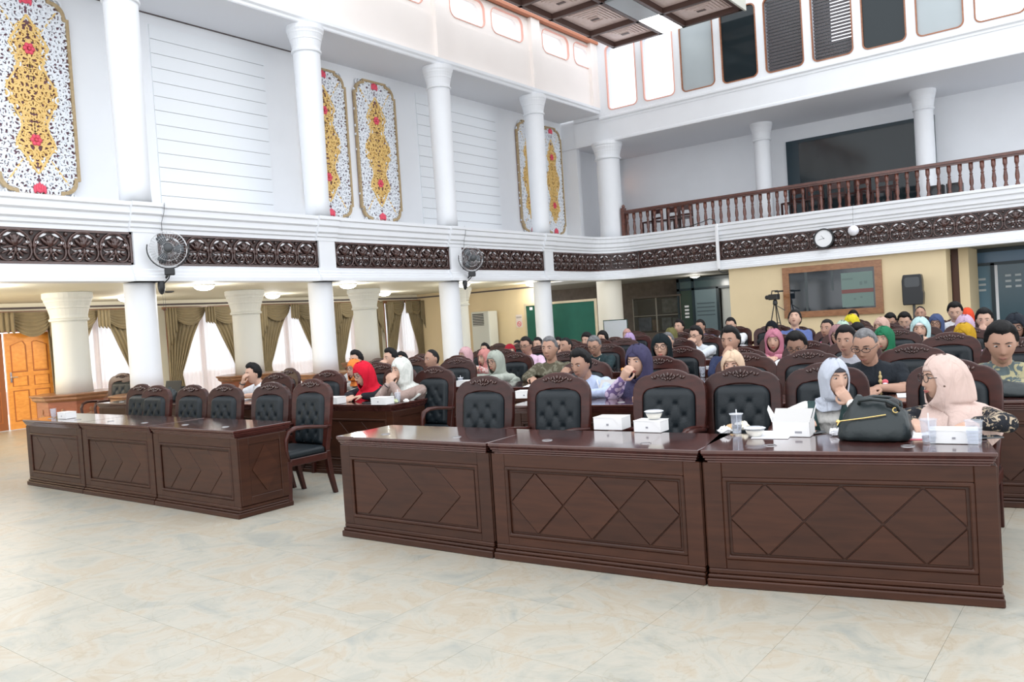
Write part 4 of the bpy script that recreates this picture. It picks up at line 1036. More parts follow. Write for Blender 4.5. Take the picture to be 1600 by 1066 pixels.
# control-room window
f = struct('window_%d' % wi, bevel(MB().ringp([(-7.02, 1.14), (-4.70, 1.14), (-4.70, 2.40), (-7.02, 2.40)], [(-6.86, 1.29), (-4.86, 1.29), (-4.86, 2.25), (-6.86, 2.25)], YB - .03, YB + .05).obj('tmp', MIDW)) and MB().ringp([(-7.02, 1.14), (-4.70, 1.14), (-4.70, 2.40), (-7.02, 2.40)], [(-6.86, 1.29), (-4.86, 1.29), (-4.86, 2.25), (-6.86, 2.25)], YB - .03, YB + .05), MIDW); wi += 1
bpy.data.objects.remove(bpy.data.objects['tmp'])
MB().box(-6.86, -4.86, YB + .0, YB + .01, 1.29, 2.25).obj('pane', DARKG, f)
MB().box(-6.48, -6.42, YB - .003, YB, 1.29, 2.25).box(-5.85, -5.80, YB - .003, YB, 1.75, 2.25).obj('mullion_shade', mat('mullion', (.05, .065, .07), .3), f)
sc = MB().box(-5.62, -4.90, YB - .006, YB - .001, 1.33, 2.15).obj('screen_reflection', mat('screen_reflection', (.15, .22, .20), .5), f)  # flat coloured graphic imitating a projected screen reflected in the glass
MB().box(-5.62, -4.90, YB - .009, YB - .006, 1.66, 1.75).obj('reflection_band', mat('reflection_band', (.18, .07, .065), .5), sc)
MB().box(-5.6, -5.35, YB - .009, YB - .006, 1.98, 2.02).box(-5.2, -5.14, YB - .009, YB - .006, 1.84, 1.92).box(-5.1, -5.03, YB - .009, YB - .006, 1.86, 1.93).box(-5.35, -5.30, YB - .009, YB - .006, 1.5, 1.54).box(-5.2, -5.15, YB - .009, YB - .006, 1.53, 1.57).obj('reflection_marks', mat('reflection_marks', (.12, .17, .16), .5), sc)
# PA loudspeaker on a stand
t = thing('loudspeaker', 'large black PA loudspeaker raised before the cream wall', 'loudspeaker', (-3.98, YB - .35, 0), .08)
sb = bevel(MB().prism([(-.2, 1.30), (.2, 1.30), (.22, 1.55), (.2, 1.62), (.2, 1.85), (.18, 1.98), (-.18, 1.98), (-.21, 1.85), (-.21, 1.40)], -.18, .17).obj('cabinet', BLACK, t), .02, 2)
MB().lathe([(.155, -.181), (.14, -.19), (.05, -.186), (.0, -.185)], (0, 0, 1.48), axis='y', n=24).obj('grille', DGREY, t, True); MB().prism(rrect(-.15, .15, 1.70, 1.92, .05, 4), -.188, -.18).obj('horn', DGREY, t); MB().lathe([(.03, 0), (.03, 1.3)], n=10).obj('pole', DGREY, t)
for k in range(3): MB().tube([(0, 0, .6), (.45 * math.cos(k * 2.1), .3 * math.sin(k * 2.1), .02)], .014, 6).obj('leg', DGREY, t)
# video camera on tripod
t = thing('video_camera', 'black video camera on a tripod left of the wood-framed window', 'camera', (-7.05, YB - .55, 0), -.4)
bevel(MB().box(-.17, .12, -.06, .06, 1.62, 1.76).obj('camera_body', BLACK, t), .015); MB().lathe([(.05, -.17), (.055, -.26), (.045, -.28)], (0, 0, 1.69), axis='x', n=16).obj('lens', BLACK, t, True)
MB().tube([(-.1, 0, 1.76), (-.08, 0, 1.84), (.1, 0, 1.84), (.12, 0, 1.76)], .014, 6).box(.02, .26, -.02, .02, 1.80, 1.84).obj('handle', BLACK, t)
MB().lathe([(.04, 1.48), (.06, 1.52), (.05, 1.60), (.03, 1.62)], n=12).tube([(0, 0, 1.5), (.2, .1, 1.35)], .01, 6).obj('tripod_head', BLACK, t)
for k in range(3): MB().tube([(.03 * math.cos(k * 2.1), .03 * math.sin(k * 2.1), 1.5), (.14 * math.cos(k * 2.1), .14 * math.sin(k * 2.1), 1.0), (.36 * math.cos(k * 2.1), .36 * math.sin(k * 2.1), .02)], .014, 6).obj('leg', BLACK, t)
MB().tube([(.12 * math.cos(k * 2.1), .12 * math.sin(k * 2.1), 1.05) for k in (0, 1, 2, 3)], .008, 6).obj('spreader', BLACK, t)
# standing air conditioner
t = thing('air_conditioner', 'tall white floor-standing air conditioner by the cream end wall', 'air conditioner', (-14.88, YE - .3, 0), 0)
bevel(MB().box(-.33, .33, -.2, .2, 0, 1.84).obj('cabinet', ACW, t), .02); MB().box(-.27, .14, -.206, -.2, 1.44, 1.78).obj('grille', BLACK, t)
for k in range(7): MB().box(-.27, .14, -.216, -.205, 1.455 + k * .046, 1.472 + k * .046).obj('slat', ACW, t)
MB().box(-.28, .28, -.207, -.2, .1, .75).obj('intake_panel', mat('ac_panel', (.58, .59, .55), .5), t)
# no smoking sign
t = thing('sign', 'small faded no-smoking notice on the cream end wall', 'sign', (-13.85, YE - .012, 1.48))
MB().box(-.11, .11, -.004, 0, -.16, .20).obj('paper', SIGNW, t)
MB().ringp([(.075 * math.cos(a), -.06 + .075 * math.sin(a)) for a in [2 * PI * i / 24 for i in range(24)]], [(.055 * math.cos(a), -.06 + .055 * math.sin(a)) for a in [2 * PI * i / 24 for i in range(24)]], -.007, -.003).prism([(-.05, -.01), (-.04, 0), (.05, -.11), (.04, -.12)], -.007, -.003).box(-.05, .05, -.007, -.003, -.068, -.052).obj('red_symbol', SIGNR, t)
MB().box(-.09, .09, -.006, -.003, .10, .15).obj('text_line', mat('sign_grey', (.45, .40, .38), .6), t)
# green board on frame
t = thing('notice_board', 'large green felt board in a pale wooden frame on legs', 'board', (-12.2, 17.92, 0), .0)
MB().box(-1.10, 1.10, -.01, .01, .85, 1.90).obj('felt', GREENB, t)
MB().ringp([(-1.16, .79), (1.16, .79), (1.16, 1.96), (-1.16, 1.96)], [(-1.10, .85), (1.10, .85), (1.10, 1.90), (-1.10, 1.90)], -.025, .02).box(-1.16, -1.10, -.02, .02, 0, .8).box(1.10, 1.16, -.02, .02, 0, .8).obj('frame', mat('pale_wood', (.62, .52, .36), .5, noise_amt=.06), t)
for (x, z) in ((-.95, 1.82), (-.80, 1.72), (.55, 1.72), (.80, 1.70), (.78, 1.52), (.34, 1.66), (-.2, 1.3)): MB().lathe([(.012, -.012), (.012, -.02), (0, -.022)], (x, 0, z), n=8, axis='y').obj('pin', PAPER, t)
MB().box(-.98, -.88, -.014, -.011, 1.78, 1.86).obj('paper_scrap', PAPER, t)
# whiteboard
t = thing('whiteboard', 'low white board leaning beside the thick cream column', 'board', (-11.35, 19.35, 0), .05)
MB().box(-.36, .36, -.015, .015, .40, 1.36).obj('panel', mat('board_white', (.66, .70, .76), .3), t); MB().ringp([(-.37, .39), (.37, .39), (.37, 1.37), (-.37, 1.37)], [(-.35, .41), (.35, .41), (.35, 1.35), (-.35, 1.35)], -.02, .0).obj('frame', STEEL, t)
for sx in (-1, 1): MB().box(sx * .33 - .02, sx * .33 + .02, -.02, .02, 0, .40).obj('leg', DGREY, t)
# display showcase in the back recess
t = thing('showcase', 'glass-fronted display showcase with posters in the dim back recess', 'cabinet', (-12.2, 23.6, 0), 0)
MB().box(-.85, .85, .1, .14, 0, 2.0).box(-.85, .85, -.2, .14, 0, .85).box(-.88, .88, -.22, .14, 1.96, 2.02).obj('carcass', mat('showcase_brown', (.10, .08, .065), .5), t)
MB().box(-.85, -.82, -.2, .1, .85, 1.96).box(.82, .85, -.2, .1, .85, 1.96).box(-.02, .02, -.2, -.17, .85, 1.96).box(-.85, .85, -.2, .1, 1.38, 1.40).obj('frame', mat('showcase_frame', (.28, .26, .22), .4), t)
MB().box(-.82, .82, -.19, -.185, .87, 1.94).obj('pane', SHOWG, t)
for (x0, x1, z0, z1, c) in ((-.78, -.32, .9, 1.34, (.20, .24, .32)), (-.28, -.05, .9, 1.25, (.32, .20, .12)), (.06, .4, .9, 1.3, (.26, .27, .25)), (.45, .8, .9, 1.28, (.20, .22, .18)), (.1, .75, 1.45, 1.9, (.24, .23, .19))): MB().box(x0, x1, .02, .04, z0, z1).obj('poster', mat('poster_%d' % int(x0 * 100 + 99), c, .6, noise_amt=.4, noise_scale=8), t)
# left glass doors in recess
t = struct('door_3', MB().box(-11.45, -11.36, 23.4, 23.5, 0, 2.48).box(-10.95, -10.86, 23.4, 23.5, 0, 2.48).box(-11.45, -8.5, 23.4, 23.5, 2.38, 2.48).box(-11.45, -8.5, 23.4, 23.5, 2.10, 2.17).box(-10.15, -10.07, 23.4, 23.5, 0, 2.15).box(-9.45, -9.38, 23.4, 23.5, 0, 2.15), TEAL)
MB().box(-11.36, -10.95, 23.44, 23.46, 0, 2.10).obj('pane', mat('green_glass', (.03, .06, .05), .2), t)
MB().box(-11.36, -8.5, 23.44, 23.46, 2.17, 2.38).obj('pane', mat('transom_teal', (.06, .10, .11), .2), t)
MB().box(-10.86, -10.15, 23.42, 23.46, 0, 2.10).obj('pane', mat('frost_teal', (.16, .23, .26), .3), t)
for k in range(4): MB().box(-10.80, -10.22, 23.41, 23.42, 1.30 + k * .12, 1.33 + k * .12).obj('frost_stripe', mat('frost_dark', (.07, .10, .12), .3), t)
for k in range(4): MB().box(-11.22, -11.08, 23.42, 23.43, 1.25 + k * .11, 1.31 + k * .11).obj('sticker', PAPER, t)
MB().box(-10.07, -9.45, 23.6, 23.62, 0, 2.10).obj('curtain_pane', mat('pale_curtain', (.85, .88, .85), .7), t)
MB().box(-9.38, -8.5, 23.44, 23.46, 0, 2.10).obj('pane', BLUEG, t)
# right blue glass partition
t = struct('door_4', MB().box(-3.15, -3.05, 22.2, 22.3, 0, 2.5).box(-3.15, 3, 22.2, 22.3, 2.42, 2.5).box(-3.15, 3, 22.2, 22.3, 2.10, 2.17).box(-2.74, -2.66, 22.2, 22.3, 0, 2.15).box(-1.98, -1.90, 22.2, 22.3, 0, 2.15).box(-1.0, -.92, 22.2, 22.3, 0, 2.15), TEAL)
MB().box(-3.05, 3, 22.24, 22.26, 2.17, 2.42).obj('pane', mat('blue_transom', (.06, .14, .24), .2), t)
MB().box(-3.05, -2.74, 22.24, 22.26, 0, 2.10).obj('pane', BLUEG, t); MB().box(-2.66, -2.60, 22.22, 22.26, 0, 2.10).obj('bright_edge', PAPER, t)
MB().box(-2.60, -1.98, 22.24, 22.26, 0, 2.10).obj('pane', mat('door_glass_dark', (.06, .11, .14), .2), t); MB().box(-1.90, -1.0, 22.24, 22.26, 0, 2.10).obj('pane', BLUEL, t); MB().box(-.92, 3, 22.24, 22.26, 0, 2.1).obj('pane', BLUEG, t)
for k in range(3):
    for x in (-2.45, -2.25): MB().box(x, x + .12, 22.22, 22.235, 1.55 + k * .13, 1.60 + k * .13).obj('sticker', mat('sticker_grey', (.45, .5, .52), .5), t)
    MB().box(-3.0, -2.85, 22.22, 22.235, 1.5 + k * .13, 1.55 + k * .13).obj('sticker', mat('sticker_grey', (.45, .5, .52), .5), t)
MB().box(-1.75, -1.68, 22.21, 22.24, .0, 2.1).box(-1.35, -1.3, 22.21, 22.24, 0, 2.1).obj('pull_curtain', mat('blue_dark', (.04, .07, .09), .5), t)

# ============================================================ THINGS ON THE DESKS
TZ = .762
def snack_box(p, rz, label, w=.19, d_=.12, h=.075, grp='white cardboard snack boxes', z=TZ):
    t = thing('snack_box', label, 'box', (p[0], p[1], z), rz, grp)
    bevel(MB().box(-w / 2, w / 2, -d_ / 2, d_ / 2, 0, h - .004).obj('tray', CARD, t), .002)
    bevel(MB().box(-w / 2 - .002, w / 2 + .002, -d_ / 2 - .002, d_ / 2 + .002, h - .004, h).obj('lid', CARD, t), .001)
    MB().prism([(w * .18, h - .002), (w * .5 + .002, h - .002), (w * .5 + .002, h * .2)], -d_ / 2 - .0035, -d_ / 2 - .001).obj('lid_flap', CARD, t)
    MB().box(-.008, .008, -d_ / 2 - .0032, -d_ / 2 - .002, h * .35, h * .5).obj('print_mark', mat('print_grey', (.3, .3, .33)), t)
    return t
def open_box(p, rz, label, w=.21, d_=.15, h=.085):
    t = thing('snack_box', label, 'box', (p[0], p[1], TZ), rz, 'white cardboard snack boxes'); q = .0025
    MB().box(-w / 2, w / 2, -d_ / 2, d_ / 2, 0, q).box(-w / 2, w / 2, -d_ / 2, -d_ / 2 + q, 0, h).box(-w / 2, w / 2, d_ / 2 - q, d_ / 2, 0, h).box(-w / 2, -w / 2 + q, -d_ / 2, d_ / 2, 0, h).box(w / 2 - q, w / 2, -d_ / 2, d_ / 2, 0, h).obj('tray', CARD, t)
    o = MB().add([(-w / 2, -d_ / 2, h), (w / 2, -d_ / 2, h), (w / 2 + .015, -d_ / 2 + .055, h + .075), (-w / 2 + .01, -d_ / 2 + .055, h + .075)], [(0, 1, 2, 3)]).obj('lid', CARDI, t, fix=False); solid(o, .003)
    o = MB().add([(-w / 2, -d_ / 2, h), (-w / 2, d_ / 2 - .02, h), (-w / 2 - .045, d_ / 2 - .03, h + .085), (-w / 2 - .03, -d_ / 2 + .03, h + .07)], [(0, 1, 2, 3)]).obj('lid_flap', CARD, t, fix=False); solid(o, .003)
    o = MB().add([(w / 2, -d_ / 2 + .05, h), (w / 2, d_ / 2 - .02, h), (w / 2 + .02, d_ / 2 - .03, h + .09)], [(0, 1, 2)]).obj('lid_flap', CARD, t, fix=False); solid(o, .003)
    MB().box(.02, .06, -d_ / 2 - .001, -d_ / 2, .02, .032).obj('print_mark', mat('print_grey', (.3, .3, .33)), t)
    return t
def cup(p, label, full=.35, lid=False, straw=False, r=.034, h=.105, z=TZ):
    t = thing('plastic_cup', label, 'cup', (p[0], p[1], z), 0, 'clear plastic water cups'); rb = r * .72
    MB().lathe([(rb, 0), (rb * 1.01, .008), (rb * 1.06, .012), (r * .97, h - .006), (r * 1.06, h - .004), (r * 1.06, h), (r * .95, h), (rb * .95, .012), (0, .010)], n=24, cap=False).obj('cup_wall', CUPM, t, True)
    for k in range(5): MB().lathe([(rb + (r - rb) * (k + 1) / 7 + .0006, h * (k + 1) / 7), (rb + (r - rb) * (k + 1) / 7 + .0016, h * (k + 1) / 7 + .002), (rb + (r - rb) * (k + 1) / 7 + .0006, h * (k + 1) / 7 + .004)], n=20, cap=False).obj('rib', CUPM, t, True)
    if full: MB().lathe([(rb * .94, .012), (rb + (r - rb) * full - .001, h * full)], n=20).obj('water', WATER, t, True)
    if lid: MB().lathe([(0, h + .001), (r * 1.12, h + .001), (r * 1.2, h + .005), (0, h + .004)], n=20, cap=False).obj('film_lid', LID, t, True)
    if straw: MB().tube([(.004, 0, .02), (0, .004, h + .03)], .003, 6).obj('straw', PAPER, t)
    return t
def bowl(p, label, z=TZ, r=.058, h=.048):
    t = thing('plastic_bowl', label, 'bowl', (p[0], p[1], z), 0)
    MB().lathe([(0, 0), (r * .62, 0), (r * .8, h * .4), (r, h), (r * 1.1, h + .001), (r * 1.1, h + .005), (r * .97, h + .004), (r * .76, h * .4), (r * .58, .003), (0, .003)], n=28, cap=False).obj('bowl_wall', CUPM, t, True)
    MB().lathe([(r * .60, .004), (r * .78, h * .4), (r * .93, h * .8), (0, h * .82)], n=28).obj('porridge', PORR, t, True)
    MB().lathe([(r * 1.1, h + .005), (r * .9, h + .010), (0, h + .011)], n=28, cap=False).obj('lid', LID, t, True)
    return t
def paper(p, rz, label, w=.21, d_=.297, z=TZ, n_=1, col=None, nm='paper_sheet'):
    o = MB().box(-w / 2, w / 2, -d_ / 2, d_ / 2, 0, .0015 * n_).obj(nm, col or PAPER); o.location = (p[0], p[1], z); o.rotation_euler = (0, 0, rz); return tag(o, label, 'paper')
def phone(p, rz, label, z=TZ):
    t = thing('smartphone', label, 'phone', (p[0], p[1], z), rz); bevel(MB().box(-.037, .037, -.075, .075, 0, .008).obj('case', DGREY, t), .004); MB().box(-.033, .033, -.07, .07, .008, .0088).obj('screen', DARKG, t); return t
def tissue(p, label, z=TZ, s_=.045, m_=None, nm='crumpled_tissue', cat='tissue', seed=1):
    rr = random.Random(seed); mb = MB().ell((0, 0, s_ * .45), (s_, s_ * .8, s_ * .5), 14, 9); mb.v = [(x * rr.uniform(.75, 1.25), y * rr.uniform(.75, 1.25), max(0, z_ * rr.uniform(.6, 1.3))) for x, y, z_ in mb.v]
    o = mb.obj(nm, m_ or TISS); o.location = (p[0], p[1], z); return tag(o, label, cat)
snack_box((-9.650, 4.146, 0.760), .05, 'closed white snack box on the far left front desk')
cup((-9.987, 4.143, 0.760), 'clear plastic cup at the far left end of the left front desk', 0)
snack_box((-2.880, 4.781, 0.760), .1, 'closed white snack box left of the box with the bowl on it', .21, .15, .085)
snack_box((-2.556, 4.734, 0.760), .05, 'white snack box with a plastic bowl standing on it', .19, .13, .075)
bowl(((-2.556, 4.734, 0.760)[0] + .02, (-2.556, 4.734, 0.760)[1] + .01), 'plastic bowl on top of a snack box', TZ + .077)
cup((-1.959, 4.708, 0.760), 'clear cup of water with film lid and straw before the fourth chair', .45, True, True, .036, .125)
tissue((-2.050, 4.739, 0.760), 'crumpled white tissue left of the lidded water cup', seed=3)
tissue((-2.073, 4.896, 0.760), 'half-eaten pastry in paper behind the tissue', m_=PASTRY, nm='pastry', cat='food', seed=5, s_=.035)
tissue(((-2.007, 4.910, 0.760)), 'torn pale wrapper right behind the lidded cup', m_=PORR, nm='food_wrapper', cat='wrapper', seed=6, s_=.05)
bowl((-1.830, 4.664, 0.760), 'plastic bowl of porridge standing on the right front desk')
paper((-1.755, 4.756, 0.760), .2, 'white paper between the porridge bowl and the open box')
open_box((-1.638, 4.784, 0.760), .12, 'open white snack box with raised lid before the woman in vest')
phone((-1.552, 4.854, 0.760), -.5, 'smartphone lying right of the open snack box')
tissue((-1.405, 4.814, 0.760), 'white plastic wrapper left of the handbag', m_=PAPER, nm='plastic_wrapper', cat='wrapper', seed=8, s_=.04)
paper((-1.028, 4.927, 0.760), .3, 'white papers on a red folder right of the handbag', n_=3)
paper((-1.014, 4.907, 0.760), .3, 'thin red folder under the papers right of the handbag', .22, .31, TZ - .0015, col=SIGNR, nm='folder')
cup((-0.890, 4.651, 0.760), 'clear cup left of the sealed box on the right front desk', .30, False, True, .042, .13)
snack_box((-0.788, 4.741, 0.760), .15, 'sealed white snack box between two clear cups', .22, .14, .07)
cup((-0.680, 4.646, 0.760), 'empty clear cup at the right end of the front desk', 0, False, False, .042, .13)
tissue(((-0.715, 5.190, 0.760)[0], (-0.715, 5.190, 0.760)[1] - .02), 'pale blue plastic wrap on the right end of the front desk', m_=mat('blue_film', (.45, .55, .85), .4), nm='plastic_wrap', cat='wrapper', seed=11, s_=.05)
phone((-0.662, 4.901, 0.760), -1.0, 'dark smartphone behind the empty clear cup')
tissue(((-8.426, 6.302, 0.760)), 'pile of wrapped food between two chairs, left block', m_=PORR, nm='food_pile', cat='food', seed=12, s_=.06)
cup(((-8.295, 6.242, 0.760)), 'small clear cup on the second left row between two chairs', .4, True, True, .035, .11)
snack_box((-6.970, 5.786, 0.760), .1, 'snack box right of the lone aisle chair, before the orange headscarf', .2, .14, .075)
snack_box((-6.241, 5.804, 0.760), .1, 'snack box before the woman in white headscarf', .2, .14, .075)
cup((-6.189, 5.974, 0.760), 'clear cup right of the box before the white headscarf', .3, False, True)
tissue((-6.172, 5.920, 0.760), 'pale green food wrap before the clear cup', m_=mat('pale_green', (.55, .60, .38), .6), nm='food_wrapper', cat='wrapper', seed=13, s_=.035)
tissue((-6.076, 5.985, 0.760), 'white tissue at the aisle end of the second left desk row', seed=14, s_=.035)
phone((-6.563, 5.883, 0.760), 1.2, 'dark smartphone before the woman in red headscarf')
paper((-6.474, 5.948, 0.760), .3, 'folded white paper beside the smartphone on the second left row', .1, .14)
snack_box((-4.867, 6.469, 0.760), .2, 'snack box half hidden behind the second right front chair')
open_box((-4.004, 6.684, 0.760), .25, 'open snack box before the woman in navy headscarf')
snack_box((-3.055, 6.589, 0.760), .2, 'snack box before the woman in beige headscarf')
cup((-3.916, 8.528, 0.760), 'clear cup between the third and fourth front chairs, further back', .4, False, False, .036, .12)
cup((-6.727, 7.589, 0.760), 'white-labelled cup on the third left row', .5, True, True)
snack_box((-6.652, 7.588, 0.760), .2, 'snack box beside the white-labelled cup')
paper((-1.418, 6.869, 0.760), .25, 'white sheet before the grey-haired man in black')
paper((-5.632, 7.650, 0.760), .4, 'white papers under the hand of the man in olive shirt', n_=2)
paper((-9.013, 5.916, 0.760), .4, 'white paper before the man in white polo')
phone((-0.906, 7.386, 0.760), 1.0, 'dark phone before the man in batik shirt at right')
# laptop on second left row
t = thing('laptop', 'open dark laptop beside the left column', 'laptop', (-10.759, 6.157, 0.760), .1)
bevel(MB().box(-.17, .17, -.12, .12, 0, .018).obj('base', DGREY, t), .004); o = bevel(MB().box(-.17, .17, -.006, .006, 0, .23).obj('screen', BLACK, t), .003); o.location = (0, -.12, .018); o.rotation_euler = (-.2, 0, 0)
# rucksack left block
def bag(p, rz, label, w, d_, h, gold=True, z=TZ):
    t = thing('handbag', label, 'bag', (p[0], p[1], z), rz); mb = MB(); rings = []
    for k, (f, wf, df) in enumerate(((0, .90, .80), (.03, .98, .98), (.12, 1.02, 1.06), (.35, .97, 1.0), (.6, .88, .80), (.8, .76, .52), (.93, .62, .28), (1.0, .56, .16))):
        ring = []
        for j in range(40):
            a = 2 * PI * j / 40; c, s_ = math.cos(a), math.sin(a); e = .62
            x = math.copysign(abs(c) ** e, c) * w / 2 * wf; y = math.copysign(abs(s_) ** e, s_) * d_ / 2 * df
            wr = .010 * math.sin(5 * a + f * 9) * f + .006 * math.sin(11 * a - f * 14)
            ring.append((x + wr * c + .03 * f * (1 - 0), y + wr * s_, h * f - .035 * math.cos(a * 1) * (f ** 3) * 1.0))
        rings.append(ring)
    m_ = mb.loft(rings); m_.obj('bag_body', mat('bag_leather', (.012, .020, .022), .33, bump=.3, bump_scale=25), t, True)
    if gold:
        MB().tube([(-w * .44, -d_ * .50, h * .52), (-w * .1, -d_ * .47, h * .60), (w * .20, -d_ * .40, h * .68)], .004, 6).ell((-w * .45, -d_ * .51, h * .51), (.012, .006, .012)).tube([(-w * .44, -d_ * .53, h * .5), (-w * .46, -d_ * .54, h * .42)], .004, 6).obj('front_zip', GOLDM, t)
        MB().tube([(-w * .22, -.01, h * 1.0), (0, -.015, h * 1.03), (w * .28, -.01, h * .97)], .004, 6).tube([(-w * .2, .012, h * 1.0), (0, .012, h * 1.03), (w * .3, .01, h * .96)], .004, 6).obj('top_zip', GOLDM, t)
        for q in (-1, 1):
            MB().tube([(-w * .18, q * .03, h * .90), (-w * .16, q * .05, h * 1.02), (0, q * .06, h * 1.07), (w * .22, q * .08, h * 1.03), (w * .36, q * .09, h * .9), (w * .37, q * .07, h * .78)], .010, 8).obj('handle', mat('bag_leather', (.012, .02, .022)), t, True)
            MB().ringp([(w * .33 + .016 * math.cos(a), h * .80 + .016 * math.sin(a)) for a in [2 * PI * i / 12 for i in range(12)]], [(w * .33 + .011 * math.cos(a), h * .80 + .011 * math.sin(a)) for a in [2 * PI * i / 12 for i in range(12)]], q * .075 - .003, q * .075 + .003).obj('buckle', GOLDM, t)
        MB().ell((w * .28, -.03, h * .93), (.035, .02, .03)).obj('tassel', BLACK, t, True)
    return t
bag((-1.179, 4.729, 0.760), .12, 'large slouchy black leather handbag with gold zips on the right front desk', .37, .20, .215)
bag((-0.755, 6.862, 0.760), .1, 'black bag lying before the man in batik shirt at right', .42, .2, .10, False)
bag((-10.250, 5.743, 0.760), .3, 'small black bag left of the laptop', .16, .14, .16, False)
# ============================================================ PEOPLE
def hfun(d, far=False):
    # d: unit direction (x right, y back, z up) -> point on the head surface
    x, y, z = d[0] * .075, d[1] * .096, d[2] * .118
    if z < 0:
        t = -z / .118; x *= 1 - .34 * t ** 1.6
        if y > 0: y *= 1 - .35 * t
        else: y = y - .012 * t * t
    if y < -.06: y = y * .97 - .0015
    if d[1] < 0:
        ax = abs(x)
        y -= .021 * math.exp(-(x / .0125) ** 2) * max(0, min(1, (z + .040) / .010)) * max(0, min(1, (.028 - z) / .055))
        y += .007 * math.exp(-((ax - .031) / .015) ** 2 - ((z - .014) / .012) ** 2)
        y -= .003 * math.exp(-((ax - .03) / .022) ** 2 - ((z - .034) / .008) ** 2)
        y -= .005 * math.exp(-(x / .022) ** 2 - ((z + .060) / .010) ** 2)
        y += .003 * math.exp(-(x / .03) ** 2 - ((z + .047) / .004) ** 2)
        y -= .006 * math.exp(-(x / .02) ** 2 - ((z + .098) / .014) ** 2)
    return Vector((x, y, z))
def head_mb(mb, M, s=1.0, n=40, m=34):
    rings = []
    for i in range(1, m):
        a = PI * i / m; ring = []
        for j in range(n):
            # denser towards the face
            b = 2 * PI * j / n; b = b + .35 * math.sin(b) * 1.0
            ring.append(tuple(M @ (hfun((math.sin(a) * math.sin(b), -math.sin(a) * -math.cos(b) * -1 if False else math.sin(a) * math.cos(b), -math.cos(a))) * s)))
        rings.append(ring)
    mb.loft(rings)
    for sx in (-1, 1): # ears
        pts = []
        E = MB().ell((sx * .077, .012, .0), (.008, .019, .031), 8, 6, R=Matrix.Rotation(sx * .35, 3, 'Z'))
        mb.add([tuple(M @ (Vector(p) * s)) for p in E.v], E.f)
def cap_tube(mb, a, b, ra, rb, n=12):
    a, b = Vector(a), Vector(b); t = (b - a); L_ = t.length; t = t / L_
    pts = [a - t * ra * .85, a - t * ra * .5, a, a.lerp(b, .5), b, b + t * rb * .5, b + t * rb * .85]
    mb.tube(pts, [ra * .5, ra * .86, ra, (ra + rb) / 2, rb, rb * .86, rb * .5], n)
def hand_mb(mb, wrist, direction, palm, s=1.0, curl=.5, side=1):
    # wrist point, direction of the fingers, palm normal; a palm, four unequal fingers with two bends, a thumb from the side
    d = Vector(direction).normalized(); p = Vector(palm); p = (p - d * p.dot(d)).normalized(); x = d.cross(p) * side
    w = Vector(wrist)
    rings = []
    for t, hw, ht in ((-.01, .023, .020), (.02, .031, .017), (.055, .040, .015), (.085, .039, .012)):
        rings.append([tuple(w + d * t * s + x * math.cos(2 * PI * j / 10) * hw * s + p * math.sin(2 * PI * j / 10) * ht * s) for j in range(10)])
    mb.loft(rings)
    for k, (off, l) in enumerate(((-.029, .070), (-.0095, .080), (.010, .075), (.029, .060))):
        b = w + d * .078 * s + x * off * s; q = b
        pts = [q - d * .012 * s]; a = 0
        for f, c in ((.42, .6), (.32, .9), (.26, .9)):
            a += curl * c; dd = (d * math.cos(a) + p * math.sin(a)); q = q + dd * l * f * s; pts.append(q)
        pts.insert(1, b)
        mb.tube(pts, [.0095 * s, .0095 * s, .0092 * s, .0085 * s, .007 * s], 7)
    tb = w + d * .02 * s - x * .030 * s
    mb.tube([tb, tb + (d * .6 - x * .75 + p * .25).normalized() * .034 * s, tb + (d * .85 - x * .5 + p * .35).normalized() * .062 * s, tb + (d * 1.0 - x * .2 + p * .5).normalized() * .082 * s], [.013 * s, .0115 * s, .010 * s, .008 * s], 8)
def remesh(o, vox, it=3):
    r = o.modifiers.new('skin_over', 'REMESH'); r.mode = 'VOXEL'; r.voxel_size = vox; r.use_smooth_shade = True
    m_ = o.modifiers.new('smooth', 'SMOOTH'); m_.iterations = it; m_.factor = .5
def ik(S_, H_, l1, l2, hint):
    d = H_ - S_; L_ = min(d.length, (l1 + l2) * .985); d = d.normalized(); H2 = S_ + d * L_
    a = (l1 * l1 - l2 * l2 + L_ * L_) / (2 * L_); h = math.sqrt(max(0, l1 * l1 - a * a)); hint = Vector(hint); hint = (hint - d * hint.dot(d)).normalized()
    return S_ + d * a + hint * h, H2
